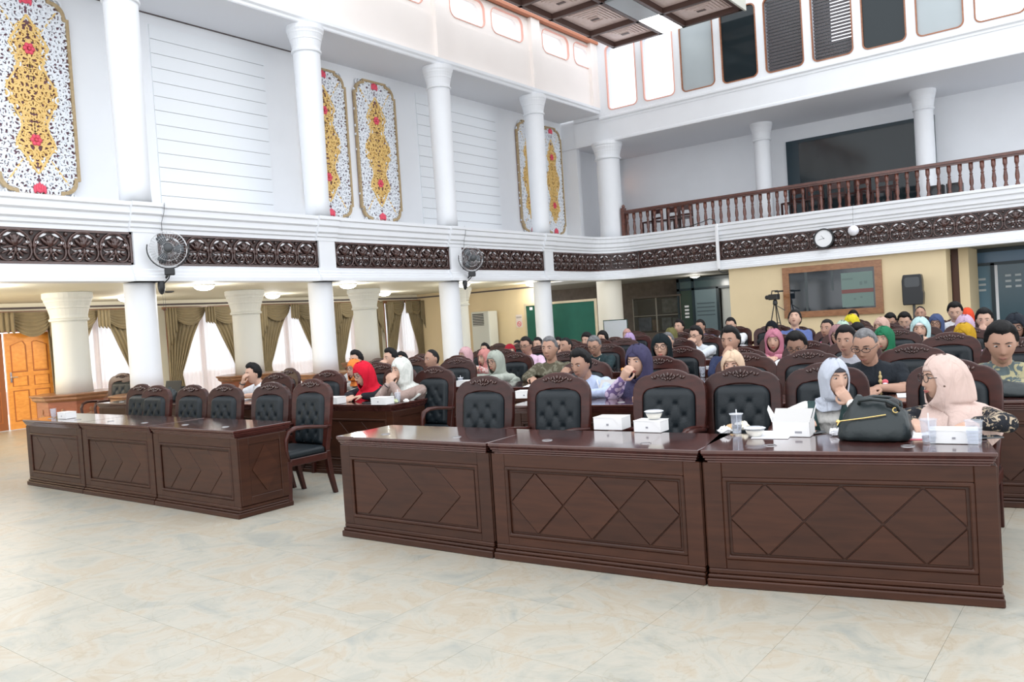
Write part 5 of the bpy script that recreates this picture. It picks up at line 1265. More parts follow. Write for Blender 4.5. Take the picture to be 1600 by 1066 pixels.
def hairpiece(kind, M, s, parent, m_, seed):
    rnd = random.Random(seed); mb = MB(); n, m = 36, 22; fl_ = {'short': .011, 'buzz': .005, 'bald': .004, 'thick': .017, 'woman': .020}[kind]
    idx = {}; vs = []; fs = []
    for i in range(m + 1):
        a = PI * .72 * i / m
        for j in range(n):
            b = 2 * PI * j / n; d = (math.sin(a) * math.sin(b), math.sin(a) * math.cos(b), math.cos(a)); q = hfun(d)
            front = -math.cos(b)   # 1 at the face
            tab = [(-1, -.072), (-.35, -.062), (-.12, -.020), (.02, .004), (.18, .018), (.34, .064), (.6, .086), (1.01, .080)]
            if kind == 'bald': tab = [(-1, -.07), (-.35, -.06), (-.1, -.01), (.05, .02), (.3, .075), (1.01, .105)]
            if kind == 'woman': tab = [(-1, -.11), (.1, -.09), (.3, .0), (.5, .06), (1.01, .075)]
            for (f0, l0), (f1, l1) in zip(tab, tab[1:]):
                if f0 <= front <= f1: lim = l0 + (l1 - l0) * (front - f0) / (f1 - f0); break
            e_ = max(0, min(1, (q.z - lim) / .022)); th = fl_ * (1 + .45 * max(0, d[2])) * (e_ ** .5) + rnd.uniform(-.0016, .0024) * (kind in ('thick', 'woman', 'short'))
            if kind == 'thick' and front > 0: th += .006 * e_ * max(0, d[2])
            if q.z < lim: th = -.008
            nrm = Vector((d[0] / .075, d[1] / .096, d[2] / .118)).normalized(); vs.append(tuple(M @ ((q + nrm * th) * s)))
    for i in range(m):
        for j in range(n): k = (j + 1) % n; fs.append((i * n + j, i * n + k, (i + 1) * n + k, (i + 1) * n + j))
    mb.add(vs, fs)
    if kind == 'woman': B = MB().ell((0, .10, .05), (.05, .045, .045), 12, 8); mb.add([tuple(M @ (Vector(p) * s)) for p in B.v], B.f)
    return mb.obj('hair', m_, parent, True)
def hijab(M, pivot, s, parent, m_, seed, lean, style, shz, chest):
    # sheet of rings from the crown down over shoulders and chest, open at the face, following the head above and the shoulders below
    rnd = random.Random(seed); N_ = 60; rings = []; hc = M @ Vector((0, 0, 0)); ph = rnd.uniform(0, 6)
    big = {'snug': 1.0, 'drape': 1.05, 'long': 1.09, 'full': 1.08}[style]
    levels = [.130, .125, .115, .100, .082, .060, .034, .006, -.026, -.058, -.088, -.110, -.125]
    for lz in levels:
        u = max(0, min(1, 1 - (lz / .133) ** 2)) if lz > 0 else 1
        rx = (.089 * math.sqrt(u) if lz > 0 else .089 + lz * (.12 if style == 'snug' else .03)) * big
        ryb = (.115 * math.sqrt(u) if lz > 0 else .115 + lz * .12) * big; ryf = (.102 * math.sqrt(u) if lz > 0 else .102 + lz * .08)
        if style == 'full': ryb += .055 * (1 - (lz + .125) / .255)
        # face opening half angle (oval)
        t = (lz + .022) / .098; ao = math.asin(min(1, .72 * math.sqrt(max(0, 1 - t * t)))) if abs(t) < 1 else 0
        ring = []
        for j in range(N_):
            q = -1 + 2 * j / (N_ - 1); ang = (PI - ao) * q      # 0 = back
            x = math.sin(ang) * rx; y = math.cos(ang) * (ryb if math.cos(ang) > 0 else ryf)
            edge = max(0, abs(q) - .93) / .07
            k = 1 + .020 * math.sin(ang * 7 + ph + lz * 30) * (lz < .09) * (.4 + .6 * (style != 'snug')) + .02 * math.sin(3 * ang + lz * 25 + ph) * (lz < .05)
            if ao == 0 and lz > 0: k *= 1
            P = Vector((x * k, y * k + (.006 * edge), lz + .004 * math.sin(q * 9 + ph)))
            ring.append(tuple(M @ (P * s)))
        rings.append(ring)
    # below the chin: the cloth spreads over the shoulders and falls on chest and back
    top = (M @ (Vector((0, .005, -.125)) * s)).z; hem = {'snug': .07, 'drape': .20, 'long': .29, 'full': .27}[style] * s; WX = {'snug': .12, 'drape': .188, 'long': .24, 'full': .23}[style]
    K = 14; base = rings[-1]
    for k in range(1, K + 1):
        t = k / K; dz = t * hem; u = min(1, dz / (.15 * s)); sm = u * u * (3 - 2 * u)
        ring = []
        for j in range(N_):
            q = -1 + 2 * j / (N_ - 1); ang = PI * q; X0, Y0, Z0 = base[j]; c_ = math.cos(ang)
            rx = (.083 + (WX - .083) * sm + .03 * max(0, dz - .15)) * s
            ry = (.10 + (.06 if style == 'full' else 0) + ((.045 if style != 'snug' else .01) + .02 * t) * sm) * s if c_ > 0 else (.088 + (chest + (.075 if style != 'snug' else .045)) * sm) * s
            rip = 1 + (.040 * math.sin(ang * 8 + ph + t * 4) + .022 * math.sin(ang * 13 + ph * 3)) * sm + .035 * math.sin(ang * 3 + ph * 2 + t * 14) * (1 - sm) * (t < .6)
            x = math.sin(ang) * rx * rip + pivot[0]; y = pivot[1] - .01 + lean * .12 * sm + c_ * ry * rip
            fz = .55 + .65 * max(0, -c_) ** 1.5 + (.22 if style != 'full' else -.25) * max(0, c_)
            ring.append((X0 + (x - X0) * min(1, t * 5), Y0 + (y - Y0) * min(1, t * 5), Z0 + (top - Z0) * min(1, t * 4) - dz * fz - .006 * math.sin(ang * 5 + ph) * t))
        rings.append(ring)
    mb = MB().loft(rings, cap=False, closed=False)
    mb.add([tuple(M @ (Vector((0, .0, .1325)) * s))], []); c_ = len(mb.v) - 1
    for j in range(N_ - 1): mb.f.append((c_, j, j + 1)); mb.m.append(0)
    mb.f.append((c_, N_ - 1, 0)); mb.m.append(0)
    o = mb.obj('headscarf', m_, parent, True, False); solid(o, .006 * s); o.modifiers['thick'].offset = 0
    return o
EYE = None
def features(parent, M, s, glasses, lip_m, far):
    for sx in (-1, 1):
        e = MB().ell((sx * .031, -.0785, .014), (.0125, .0090, .0050), 10, 7, 0).ell((sx * .031, -.0860, .014), (.0060, .003, .0048), 8, 5, 1)
        e.v = [tuple(M @ (Vector(p) * s)) for p in e.v]; e.obj('eye', [EYEW, IRIS], parent, True)
        b = MB().tube([(sx * .014, -.0925, .032), (sx * .032, -.091, .038), (sx * .050, -.078, .032)], [.0025, .0032, .0016], 6)
        b.v = [tuple(M @ (Vector(p) * s)) for p in b.v]; b.obj('eyebrow', BROWM, parent, True)
    l = MB().tube([(-.023, -.0865, -.060), (-.010, -.0965, -.0565), (0, -.0980, -.058), (.010, -.0965, -.0565), (.023, -.0865, -.060)], [.0015, .0038, .0042, .0038, .0015], 6).tube([(-.020, -.087, -.062), (0, -.0970, -.0665), (.020, -.087, -.062)], [.0015, .0050, .0015], 6)
    l.v = [tuple(M @ (Vector(p) * s)) for p in l.v]; l.obj('lips', lip_m, parent, True)
    if glasses:
        g = MB()
        for sx in (-1, 1):
            c = (sx * .033, -.104, .012)
            pts = [(c[0] + (.024 if glasses == 'round' else .026) * math.cos(a), c[1] + .10 * abs(math.cos(a) * .024 + (0)) * (1 if math.cos(a) * sx > 0 else 0), c[2] + (.021 if glasses == 'round' else .015) * math.sin(a)) for a in [2 * PI * i / 20 for i in range(21)]]
            g.tube(pts, .0022, 5); g.tube([(sx * .058, -.100, .016), (sx * .074, -.07, .016), (sx * .080, .01, .010)], .002, 5)
        g.tube([(-.009, -.105, .014), (.009, -.105, .014)], .002, 5)
        g.v = [tuple(M @ (Vector(p) * s)) for p in g.v]; g.obj('glasses', mat('glasses_frame', (.02, .018, .018), .25), parent)
_lower = {}
def lower_body(kind):
    if kind in _lower: return _lower[kind]
    mb = MB()
    for sx in (-1, 1):
        cap_tube(mb, (sx * .09, 0, .56), (sx * .12, -.40, .53), .090, .062); cap_tube(mb, (sx * .12, -.41, .52), (sx * .13, -.42, .12), .060, .045)
    mb.ell((0, .01, .56), (.175, .13, .09), 14, 10)
    if kind == 'skirt': mb.loft([[(math.cos(a) * rx, -.40 + math.sin(a) * ry, z) for a in [2 * PI * i / 20 for i in range(20)]] for z, rx, ry in ((.10, .24, .13), (.35, .21, .10), (.56, .18, .09))])
    me = mb.mesh('trousers' if kind == 'trousers' else 'skirt', [mat('dark_cloth', (.03, .03, .035), .8)], True)
    sh = MB()
    for sx in (-1, 1): sh.loft([[(sx * .13 + math.cos(a) * .045 * k, -.47 + math.sin(a) * .13 * k, z) for a in [2 * PI * i / 14 for i in range(14)]] for z, k in ((0, 1), (.03, 1), (.06, .85), (.09, .5))])
    _lower[kind] = (me, sh.mesh('shoes', [BLACK], True)); return _lower[kind]
def person(label, hd, yaw, face=(0, 0), s=1.0, lean=.14, top=None, sleeve='long', cover=('hair', 'short'), pose='desk', tone=1, glasses=None, vox=.009, group='seated audience', name='person', chair=True, chair_d=(0, 0), cuff=None, low='trousers', roll=0, extra=None, chest=.03, sh_w=.185, watch=False):
    """hd: world point of the top of the head; yaw: where the body faces (0 = towards the desks' front); face: extra (yaw, pitch) of the head in degrees."""
    th = 1.0; yw = math.radians(yaw)
    # head centre (local, person faces -y)
    hz = hd[2] - (.125 if cover[0] == 'hair' else .140) * s
    hipw = Vector((hd[0], hd[1], 0)) + Matrix.Rotation(yw, 3, 'Z') @ Vector((0, lean + .02, 0))
    t = thing(name, label, 'person', (hipw.x, hipw.y, 0), yw, group)
    hc = Vector((0, -lean - .02, hz))
    piv = Vector((0, -lean * .80 + .012, hz - .115 * s)); shz = hz - (.186 if cover[0] == 'hair' else .198) * s
    Rh = Matrix.Rotation(math.radians(face[0]), 3, 'Z') @ Matrix.Rotation(math.radians(roll), 3, 'Y') @ Matrix.Rotation(math.radians(face[1]), 3, 'X')
    hc = piv + Rh @ (hc - piv); M = Matrix.Translation(hc) @ Rh.to_4x4()
    neckb = Vector((0, -lean * .62, shz + .015)); shc = Vector((0, -lean * .60, shz))
    sw = (sh_w if cover[0] == 'hair' else sh_w - .012) * s
    body = MB(); n_, m_ = (44, 38) if vox < .007 else (30, 26)
    head_mb(body, M, s, n_, m_)
    cap_tube(body, neckb - Vector((0, 0, .03)), hc + Rh @ Vector((0, .022, -.055)) * s, .058 * s, .052 * s)
    body.ell(tuple(shc - Vector((0, 0, .05))), (sw * .8, .07 * s, .07), 14, 8)
    # arms
    hands = []
    tgt = {'desk': [(.05, -.36, .815), (-.05, -.37, .815)], 'apart': [(.16, -.36, .81), (-.15, -.36, .81)], 'write': [(.10, -.36, .81), (-.04, -.40, .81)],
           'lap': [(.10, -.24, .66), (-.08, -.25, .67)], 'crossed': [(.13, -.30, .80), (-.13, -.28, .84)]}
    ch = M @ (Vector((0, -.112, -.085)) * s); mo = M @ (Vector((0, -.13, -.055)) * s)
    if pose in tgt: T_ = [Vector(p) for p in tgt[pose]]
    elif pose == 'chin_r': T_ = [Vector((.12, -.36, .81)), ch + Vector((-.03, -.02, -.07))]
    elif pose == 'chin_l': T_ = [ch + Vector((.045, -.03, -.052)), Vector((-.12, -.36, .81))]
    elif pose == 'mouth': T_ = [mo + Vector((.03, -.02, -.06)), mo + Vector((-.03, -.02, -.07))]
    elif pose == 'eat': T_ = [Vector((.12, -.36, .81)), mo + Vector((-.05, -.10, -.06))]
    elif pose == 'face_l': T_ = [M @ (Vector((.02, -.135, -.02)) * s) + Vector((.01, 0, -.06)), Vector((-.12, -.34, .81))]
    elif pose == 'face_r': T_ = [Vector((.12, -.36, .81)), M @ (Vector((-.02, -.135, -.02)) * s) + Vector((-.01, 0, -.06))]
    elif pose == 'side_r': T_ = [Vector((.12, -.36, .81)), M @ (Vector((-.125, -.11, -.05)) * s) + Vector((-.03, 0, -.05))]
    elif pose == 'phone': T_ = [Vector((.045, -lean - .30, hz - .20)), Vector((-.045, -lean - .30, hz - .20))]
    up = MB(); rings = []
    for z, hw, hdp, yy in ((.50, .150, .115, .0), (.56, .170, .125, 0), (.66, .155, .115, None), (.78, .158, .118, None), (shz - .10, sw * .93, .118 + chest * .5, None), (shz - .02, sw * .98, .100, None), (shz + .028, sw * .66, .075, None), (shz + .060, sw * .34, .060, None)):
        f = max(0, min(1, (z - .52) / (shz - .52))); y0 = -lean * .60 * f if yy is None else 0
        if z > shz: y0 = -lean * .62
        rings.append([(math.cos(a) * hw * s, y0 + math.sin(a) * hdp * s * (1 + (chest * 2 if math.sin(a) < 0 and abs(z - (shz - .10)) < .01 else 0)), z) for a in [2 * PI * i / 26 for i in range(26)]])
    up.loft(rings)
    l1, l2 = .285 * s, .245 * s
    for k, sx in enumerate((1, -1)):
        S_ = shc + Vector((sx * (sw - .012), 0, -.015)); H_ = T_[k]
        low_t = H_.z < .86
        hint = (sx * .55, .25, -.8) if low_t else (sx * .45, -.1, -1)
        E_, H2 = ik(S_, H_, l1, l2, hint)
        if E_.z < .80 and H2.z > .79: E_.z = .80
        if pose in ('desk', 'apart', 'write') and E_.z > .86: E_.z = .5 * (E_.z + .83)
        cap_tube(body, S_, E_, .040 * s, .036 * s); cap_tube(body, E_, H2, .036 * s, .024 * s)
        d_ = (H2 - E_).normalized()
        if low_t:
            dd = Vector((-sx * .45, -.75, -.05)); pal = Vector((0, 0, -1)); cu_ = .45
            hand_mb(body, H2, dd, pal, s * .95, cu_, side=-sx)
        else:
            dd = (d_ * .55 + Vector((-sx * .35, -.05 if pose != 'phone' else -.4, .55))); pal = Vector((-sx * .15, 1, .1)) if pose != 'phone' else Vector((-sx, .2, .1)); hand_mb(body, H2, dd, pal, s * .95, .75, side=sx if False else -sx)
        rsl = .060 * s
        cap_tube(up, S_ - Vector((sx * .01, 0, 0)), S_.lerp(E_, 1.0 if sleeve == 'long' else .62), rsl, .053 * s if sleeve == 'long' else .056 * s)
        if sleeve == 'long': cap_tube(up, E_, E_.lerp(H2, .93), .050 * s, .036 * s)
        if watch and k == 1 or (watch == 'l' and k == 0):
            w_ = H2 - d_ * .015; a_ = d_.orthogonal().normalized(); b_ = d_.cross(a_)
            MB().tube([w_ + (a_ * math.cos(q) + b_ * math.sin(q)) * .031 * s for q in [2 * PI * i / 16 for i in range(17)]], .007, 6).obj('watch', BLACK, t)
    bo = body.obj('body', skin(tone), t, True); remesh(bo, vox * s, 2)
    uo = up.obj('shirt' if cover[0] == 'hair' else 'blouse', top, t, True); remesh(uo, max(.012, vox * 1.5) * s, 3)
    if cover[0] == 'hair':
        hairpiece(cover[1], M, s, t, HAIRG if len(cover) > 2 and cover[2] == 'grey' else HAIRM, hash(label) % 1000)
        # collar
        a_ = (hc - neckb).normalized(); c_ = neckb + Vector((0, .0, .028)) * s
        cr = [(c_ + Vector((math.sin(q) * .066 * s, -math.cos(q) * .064 * s, .018 * s * -math.cos(q) * -1))) for q in [.35 + (2 * PI - .7) * i / 20 for i in range(21)]]
        co = MB().loft([[tuple(p + Vector((0, 0, -.022 * s))) for p in cr], [tuple(p * 1 + Vector((0, 0, .012 * s))) for p in cr]], cap=False, closed=False).obj('collar', top, t, True, False); solid(co, .010)
    else:
        hijab(M, piv, s, t, cover[1], abs(hash(label)) % 997, lean, cover[2] if len(cover) > 2 else 'drape', shz, chest)
        f = MB(); rr = []
        for lz in (.052, .064, .078, .092): rr.append([tuple(M @ (Vector((.0775 * math.sin(a) * math.sqrt(1 - (lz / .122) ** 2) * 1.06, -.101 * math.cos(a) * math.sqrt(1 - (lz / .122) ** 2) * 1.03, lz)) * s)) for a in [-1.1 + 2.2 * i / 12 for i in range(13)]])
        solid(f.loft(rr, cap=False, closed=False).obj('under_scarf', cover[3] if len(cover) > 3 else cover[1], t, True, False), .003)
    features(t, M, s, glasses, LIPM if cover[0] != 'hair' else mat('lip_man', (.30, .13, .10), .5), vox > .008)
    me, sh = _lower.get(low) or lower_body(low)
    link('trousers' if low == 'trousers' else 'skirt', me, t); link('shoes', sh, t)
    if extra: extra(t, M, s, shz, lean)
    if chair: place_chair(hipw.x + chair_d[0], hipw.y + chair_d[1], yw, 'armchair under the ' + ' '.join(label.split(',')[0].split()[:12]))
    return t
import zlib
def hash(s): return zlib.crc32(s.encode())
F = fabric
wht = F((.80, .81, .84)); blk = F((.02, .022, .025))
def H(col, st='drape', pat=None, c2=(.8, .7, .5), sc=14, under=None):
    m_ = F(col, pat, c2, sc); return ('scarf', m_, st, F(under) if under else m_)
def vest(col):
    def f(t, M, s, shz, lean):
        mb = MB()
        for sx in (-1, 1):
            rings = []
            for z, x0, x1, y in ((.52, .05, .165, -.145), (.70, .045, .165, -.155), (shz - .10, .055, .17, -.165), (shz - .01, .075, .15, -.12), (shz + .045, .085, .13, -.06)):
                f_ = max(0, min(1, (z - .52) / (shz - .52))); y0 = -lean * .60 * f_
                rings.append([(sx * (x0 + (x1 - x0) * i / 6) * s, y0 + (y * math.cos(i / 6 * 1.25)) * s, z) for i in range(7)])
            mb.loft(rings, cap=False, closed=False)
        solid(mb.obj('vest', F(col), t, True, False), .008)
    return f
def gold_motif(t, M, s, shz, lean):
    for sx in (-1, 1):
        mb = MB()
        for k, (z, w) in enumerate(((.03, .008), (-.0, .014), (-.035, .016), (-.07, .012), (-.105, .017), (-.14, .012))):
            zz = shz - .06 + z; mb.ell((sx * .07, -lean * .6 - .150, zz), (w, .007, .02), 8, 5)
        mb.obj('gold_embroidery', mat('gold_thread', (.55, .42, .20), .5), t, True)
    MB().ell((.105, -lean * .6 - .152, shz - .10), (.024, .008, .022), 10, 6).obj('badge', SIGNR, t, True)
    MB().ell((.105, -lean * .6 - .154, shz - .118), (.020, .008, .016), 10, 6).obj('badge_lower', PAPER, t, True)
def lanyard(t, M, s, shz, lean):
    mb = MB()
    for sx in (-1, 1): mb.tube([(sx * .07, -lean * .62 - .03, shz + .07), (sx * .06, -lean * .6 - .115, shz - .01), (0, -lean * .6 - .135, shz - .14)], .004, 5)
    mb.obj('lanyard', mat('lanyard_pale', (.55, .60, .52), .6), t)
def snack(t, M, s, shz, lean):
    p = M @ Vector((-.055, -.20, -.035)); mb = MB().ell(tuple(p), (.02, .014, .018), 8, 6); o = mb.obj('snack_piece', mat('fried_snack', (.72, .32, .08), .6)); o.parent = t
def brooch(t, M, s, shz, lean): MB().ell(tuple(M @ (Vector((.088, -.035, -.03)) * s)), (.010, .010, .010), 10, 6).obj('brooch', mat('brooch_brown', (.12, .07, .05), .3), t, True)
def flaps(t, M, s, shz, lean):   # long fall of cloth at the side of the head
    mb = MB(); rings = []
    for k in range(14):
        u = k / 13; rings.append([(.085 + .045 * u + .012 * math.sin(j * .9 + k * .2), -.10 * (1 - u) + .0 + (-.02 + .17 * j / 14) + .02 * u - lean, shz + .34 * (1 - u) - .30 * u) for j in range(15)])
    mb.loft(rings, cap=False, closed=False); solid(mb.obj('scarf_fall', t.children[0].data.materials[0] if False else F((.66, .50, .45)), t, True, False), .008); brooch(t, M, s, shz, lean)
def handphone(t, M, s, shz, lean):
    hz = (M @ Vector((0, 0, 0))).z; o = bevel(MB().box(-.037, .037, -.005, .005, -.07, .07).obj('held_phone', DGREY, t), .003); o.location = (0, -lean - .37, hz - .13); o.rotation_euler = (.3, 0, 0)
NEARV, MIDV, FARV = .0055, .0075, .010
G1 = 'people in the front row'; G2 = 'seated audience'
# ---- front row
person('woman in grey-white headscarf and dark green vest, hand at her mouth, front row', (-1.598, 5.350, 1.184), 8, (36, 4), 1.0, .13, F((.86, .84, .80)), 'long', ('scarf', F((.46, .49, .56)), 'snug', F((.05, .05, .06))), 'chin_l', 1, None, NEARV, G1, extra=vest((.035, .065, .065)), watch='l', chair=False)
person('woman in beige-pink headscarf with round glasses turned left, black batik sleeves, front row', (-0.895, 5.350, 1.190), -2, (-52, 2), 1.10, .10, F((.02, .022, .028), 'batik', (.42, .34, .25), 26, .56), 'long', ('scarf', F((.62, .47, .42)), 'full'), 'apart', 1, 'round', NEARV, G1, extra=brooch, chair=False)
# ---- second row, left block
person('man in white polo shirt hiding his face with one hand, left block', (-9.089, 6.250, 1.211), -10, (2, 8), 1.05, .16, F((.80, .82, .86)), 'short', ('hair', 'thick'), 'face_r', 1, None, MIDV, watch=True)
person('woman in orange headscarf and glasses, grey blouse, behind the red headscarf', (-7.718, 6.750, 1.200), 0, (-2, 0), 1.0, .14, F((.42, .42, .40), 'batik', (.55, .55, .52), 10), 'long', H((.72, .22, .05), 'snug'), 'apart', 1, 'square', MIDV)
person('woman in bright red headscarf and dark glasses bending over the desk', (-6.951, 6.250, 1.229), -2, (-8, 18), 1.12, .18, F((.02, .02, .026)), 'long', H((.62, .012, .035), 'long'), 'write', 1, 'square', .0065)
person('woman in white patterned headscarf and dusty brown dress, hands folded at her mouth', (-6.365, 6.250, 1.237), 5, (-16, 4), 1.10, .16, F((.34, .25, .22), 'batik', (.42, .32, .29), 8), 'long', H((.66, .67, .63), 'drape', 'batik', (.58, .60, .56), 16), 'mouth', 1, None, .0065, low='skirt', watch=True, chair=False)
# ---- third row, left
person('man with black hair mostly hidden behind the orange headscarf', (-9.207, 8.100, 1.243), 0, (4, 5), 1.1, .1, F((.45, .45, .45)), 'long', ('hair', 'thick'), 'desk', 1, None, FARV)
person('man with hands clasped at his chin, white shirt under a maroon vest', (-8.472, 8.100, 1.250), 0, (-8, 2), 1.12, .14, wht, 'short', ('hair', 'thick'), 'mouth', 1, None, MIDV, extra=vest((.10, .02, .025)))
person('man with cropped hair in pale grey shirt leaning forward, third left row', (-7.647, 8.100, 1.226), 0, (-14, 5), 1.12, .16, F((.55, .57, .62)), 'long', ('hair', 'bald'), 'desk', 2, None, MIDV)
person('black-haired head behind the white headscarf, left block', (-9.175, 9.000, 1.149), 0, (0, 0), 1.0, .1, blk, 'long', ('hair', 'thick'), 'desk', 1, None, FARV)
person('woman in pale pink headscarf with hand over her mouth', (-8.709, 10.000, 1.170), 0, (-11, 0), 1.12, .12, F((.60, .58, .60)), 'long', H((.58, .36, .38)), 'mouth', 1, None, FARV)
person('person in black cap behind the dusty rose headscarf', (-10.125, 12.200, 1.121), 0, (4, 0), 1.0, .1, F((.3, .3, .3)), 'long', ('hair', 'thick'), 'desk', 1, None, FARV)
person('woman in dusty rose headscarf holding a tissue to her face', (-7.959, 9.600, 1.153), 0, (-11, 6), 1.1, .12, F((.45, .16, .15), 'dots', (.6, .45, .42), 30), 'long', H((.52, .22, .20)), 'mouth', 1, None, FARV)
person('woman in sage green headscarf and thin glasses', (-6.778, 8.400, 1.180), 2, (-8, 8), 1.15, .12, F((.42, .45, .40)), 'long', H((.36, .39, .34), 'long', under=(.3, .33, .29)), 'desk', 1, 'round', .0065)
person('person in deep red headscarf turned away, near the air conditioner', (-9.413, 12.000, 1.109), 0, (60, 0), 1.1, .1, F((.3, .02, .03)), 'long', H((.36, .02, .035), 'long'), 'desk', 1, None, FARV)
person('man in glasses behind the man in pink shirt', (-9.624, 12.600, 1.141), 0, (0, 0), 1.05, .1, F((.3, .3, .32)), 'long', ('hair', 'short'), 'desk', 2, 'square', FARV)
person('man in pale pink shirt and glasses with folded arms', (-7.758, 10.400, 1.278), 8, (0, 10), 1.18, .12, F((.72, .52, .66)), 'long', ('hair', 'short'), 'crossed', 2, 'square', MIDV)
person('round-faced man right behind the man in pink shirt', (-8.836, 12.200, 1.197), 4, (4, 5), 1.1, .1, F((.25, .10, .10)), 'long', ('hair', 'short'), 'desk', 1, None, FARV)
person('grey-haired man in olive batik shirt, arms stretched on the desk', (-5.843, 8.300, 1.311), 8, (6, 2), 1.22, .14, F((.105, .095, .065), 'batik', (.20, .19, .14), 12), 'long', ('hair', 'short', 'grey'), 'apart', 2, None, .0065)
person('black-haired head right behind the grey-haired man in olive', (-8.652, 12.600, 1.155), 0, (0, 0), 1.0, .1, blk, 'long', ('hair', 'thick'), 'desk', 1, None, FARV)
person('short-haired man in white shirt with fist at his chin', (-6.986, 10.400, 1.228), 2, (-14, 2), 1.12, .14, wht, 'short', ('hair', 'buzz'), 'chin_l', 2, None, MIDV)
person('woman with dark hair before the green board, maroon top', (-7.880, 12.400, 1.230), 0, (-1, 5), 1.1, .1, F((.30, .12, .14)), 'long', ('hair', 'woman'), 'desk', 1, None, FARV)
person('person with a black hair bun behind the man with lanyard', (-7.922, 13.000, 1.224), 0, (0, 0), 1.1, .1, F((.05, .05, .06)), 'long', ('hair', 'woman'), 'desk', 1, None, FARV)
person('man in dark green shirt and glasses with a pale lanyard, looking down', (-6.225, 10.000, 1.277), 10, (2, 20), 1.2, .14, F((.022, .040, .045)), 'long', ('hair', 'short', 'grey'), 'desk', 2, 'square', MIDV, extra=lanyard)
# ---- second row, right block
person('man in light blue shirt looking down, fingers raised beside his face', (-4.268, 6.620, 1.245), 6, (-8, 16), 1.12, .17, F((.50, .58, .78)), 'long', ('hair', 'thick'), 'side_r', 2, None, NEARV, chair=False)
person('woman in navy headscarf and purple floral dress eating a snack', (-3.699, 6.720, 1.269), 8, (-10, 8), 1.22, .14, F((.17, .12, .26), 'dots', (.55, .45, .6), 22), 'long', H((.050, .046, .095), 'long'), 'eat', 1, None, NEARV, extra=snack, chair=False)
person('woman in pale lilac headscarf before the whiteboard', (-8.031, 14.200, 1.167), 5, (9, 8), 1.15, .1, F((.3, .2, .35)), 'long', H((.44, .32, .55)), 'desk', 1, None, FARV)
person('person in a pink cap peeking above the lilac headscarf', (-9.337, 16.400, 1.185), 0, (0, 0), 1.05, .1, F((.5, .3, .3)), 'long', H((.55, .32, .28), 'snug'), 'desk', 1, None, FARV)
person('woman in black headscarf and round glasses facing the camera', (-4.395, 8.500, 1.296), 10, (6, 4), 1.22, .12, blk, 'long', H((.008, .014, .017), 'long'), 'desk', 1, 'round', .0065, chair=False)
person('grey-haired person hidden behind the black headscarf', (-5.672, 11.200, 1.210), 5, (0, 5), 1.1, .1, blk, 'long', ('hair', 'short', 'grey'), 'desk', 1, None, FARV)
person('woman in olive green headscarf holding her cheek', (-6.990, 14.000, 1.230), 5, (-17, 8), 1.15, .12, F((.12, .10, .06)), 'long', H((.14, .13, .05)), 'chin_r', 1, None, FARV)
person('young man in maroon shirt before the glass door', (-7.814, 16.000, 1.314), 5, (-7, 0), 1.25, .1, F((.10, .035, .04)), 'long', ('hair', 'thick'), 'desk', 1, None, FARV)
person('man in white pullover and glasses, both hands before his face', (-5.556, 12.000, 1.266), 8, (-16, 8), 1.2, .14, F((.62, .66, .70)), 'long', ('hair', 'thick'), 'mouth', 1, 'square', MIDV)
person('man in dark shirt behind the white pullover', (-7.222, 15.800, 1.305), 5, (-12, 5), 1.2, .12, F((.08, .06, .10)), 'long', ('hair', 'short'), 'desk', 2, None, FARV)
person('laughing man in white shirt before the cream wall corner', (-6.730, 16.200, 1.318), 5, (0, 12), 1.3, .12, wht, 'long', ('hair', 'short'), 'desk', 1, None, FARV)
person('man in navy shirt resting his chin on his hand', (-3.621, 8.700, 1.311), 10, (-10, 4), 1.22, .14, F((.03, .04, .09)), 'long', ('hair', 'thick'), 'chin_r', 2, None, .0065, chair=False)
person('woman in beige headscarf looking down behind the fourth front chair', (-2.844, 6.850, 1.180), 10, (-2, 8), 1.05, .16, F((.74, .52, .42)), 'long', H((.66, .49, .35), 'drape'), 'write', 1, None, .0065)
person('woman in black headscarf left of the camera tripod', (-5.724, 15.800, 1.215), 5, (-7, 5), 1.2, .1, blk, 'long', H((.01, .012, .016), 'long'), 'desk', 1, None, FARV)
person('man in blue shirt with head tilted back looking up', (-4.752, 14.200, 1.385), 8, (4, -28), 1.25, .06, F((.11, .15, .34)), 'long', ('hair', 'thick'), 'desk', 1, None, FARV)
person('woman in rose pink headscarf and patterned pink dress', (-3.973, 11.000, 1.219), 10, (2, 8), 1.25, .12, F((.50, .20, .26), 'batik', (.6, .35, .38), 12), 'long', H((.45, .17, .23), 'long'), 'desk', 1, None, MIDV)
person('man in white shirt and glasses looking down at his notes', (-2.904, 8.750, 1.261), 8, (-2, 22), 1.25, .17, F((.76, .79, .86)), 'long', ('hair', 'thick'), 'write', 3, 'square', .0065, chair=False)
person('man in red and blue batik shirt gazing left', (-3.715, 12.600, 1.239), 8, (-16, -4), 1.2, .12, F((.10, .12, .26), 'batik', (.6, .12, .18), 14), 'long', ('hair', 'short'), 'desk', 2, None, FARV)
person('woman in mauve headscarf and glasses behind the young man in grey', (-3.237, 11.400, 1.219), 8, (0, 6), 1.15, .12, F((.40, .36, .26), 'batik', (.2, .12, .14), 12), 'long', H((.30, .17, .18)), 'desk', 1, 'round', FARV)
person('person in pale mint headscarf behind the mauve headscarf', (-3.920, 14.000, 1.226), 8, (20, 20), 1.2, .1, F((.4, .45, .4)), 'long', H((.42, .56, .46)), 'desk', 1, None, FARV)
person('woman in bright yellow headscarf below the wood-framed window', (-4.020, 15.200, 1.289), 8, (-26, 15), 1.3, .1, F((.5, .45, .1)), 'long', H((.62, .52, .03), 'drape'), 'desk', 1, None, FARV)
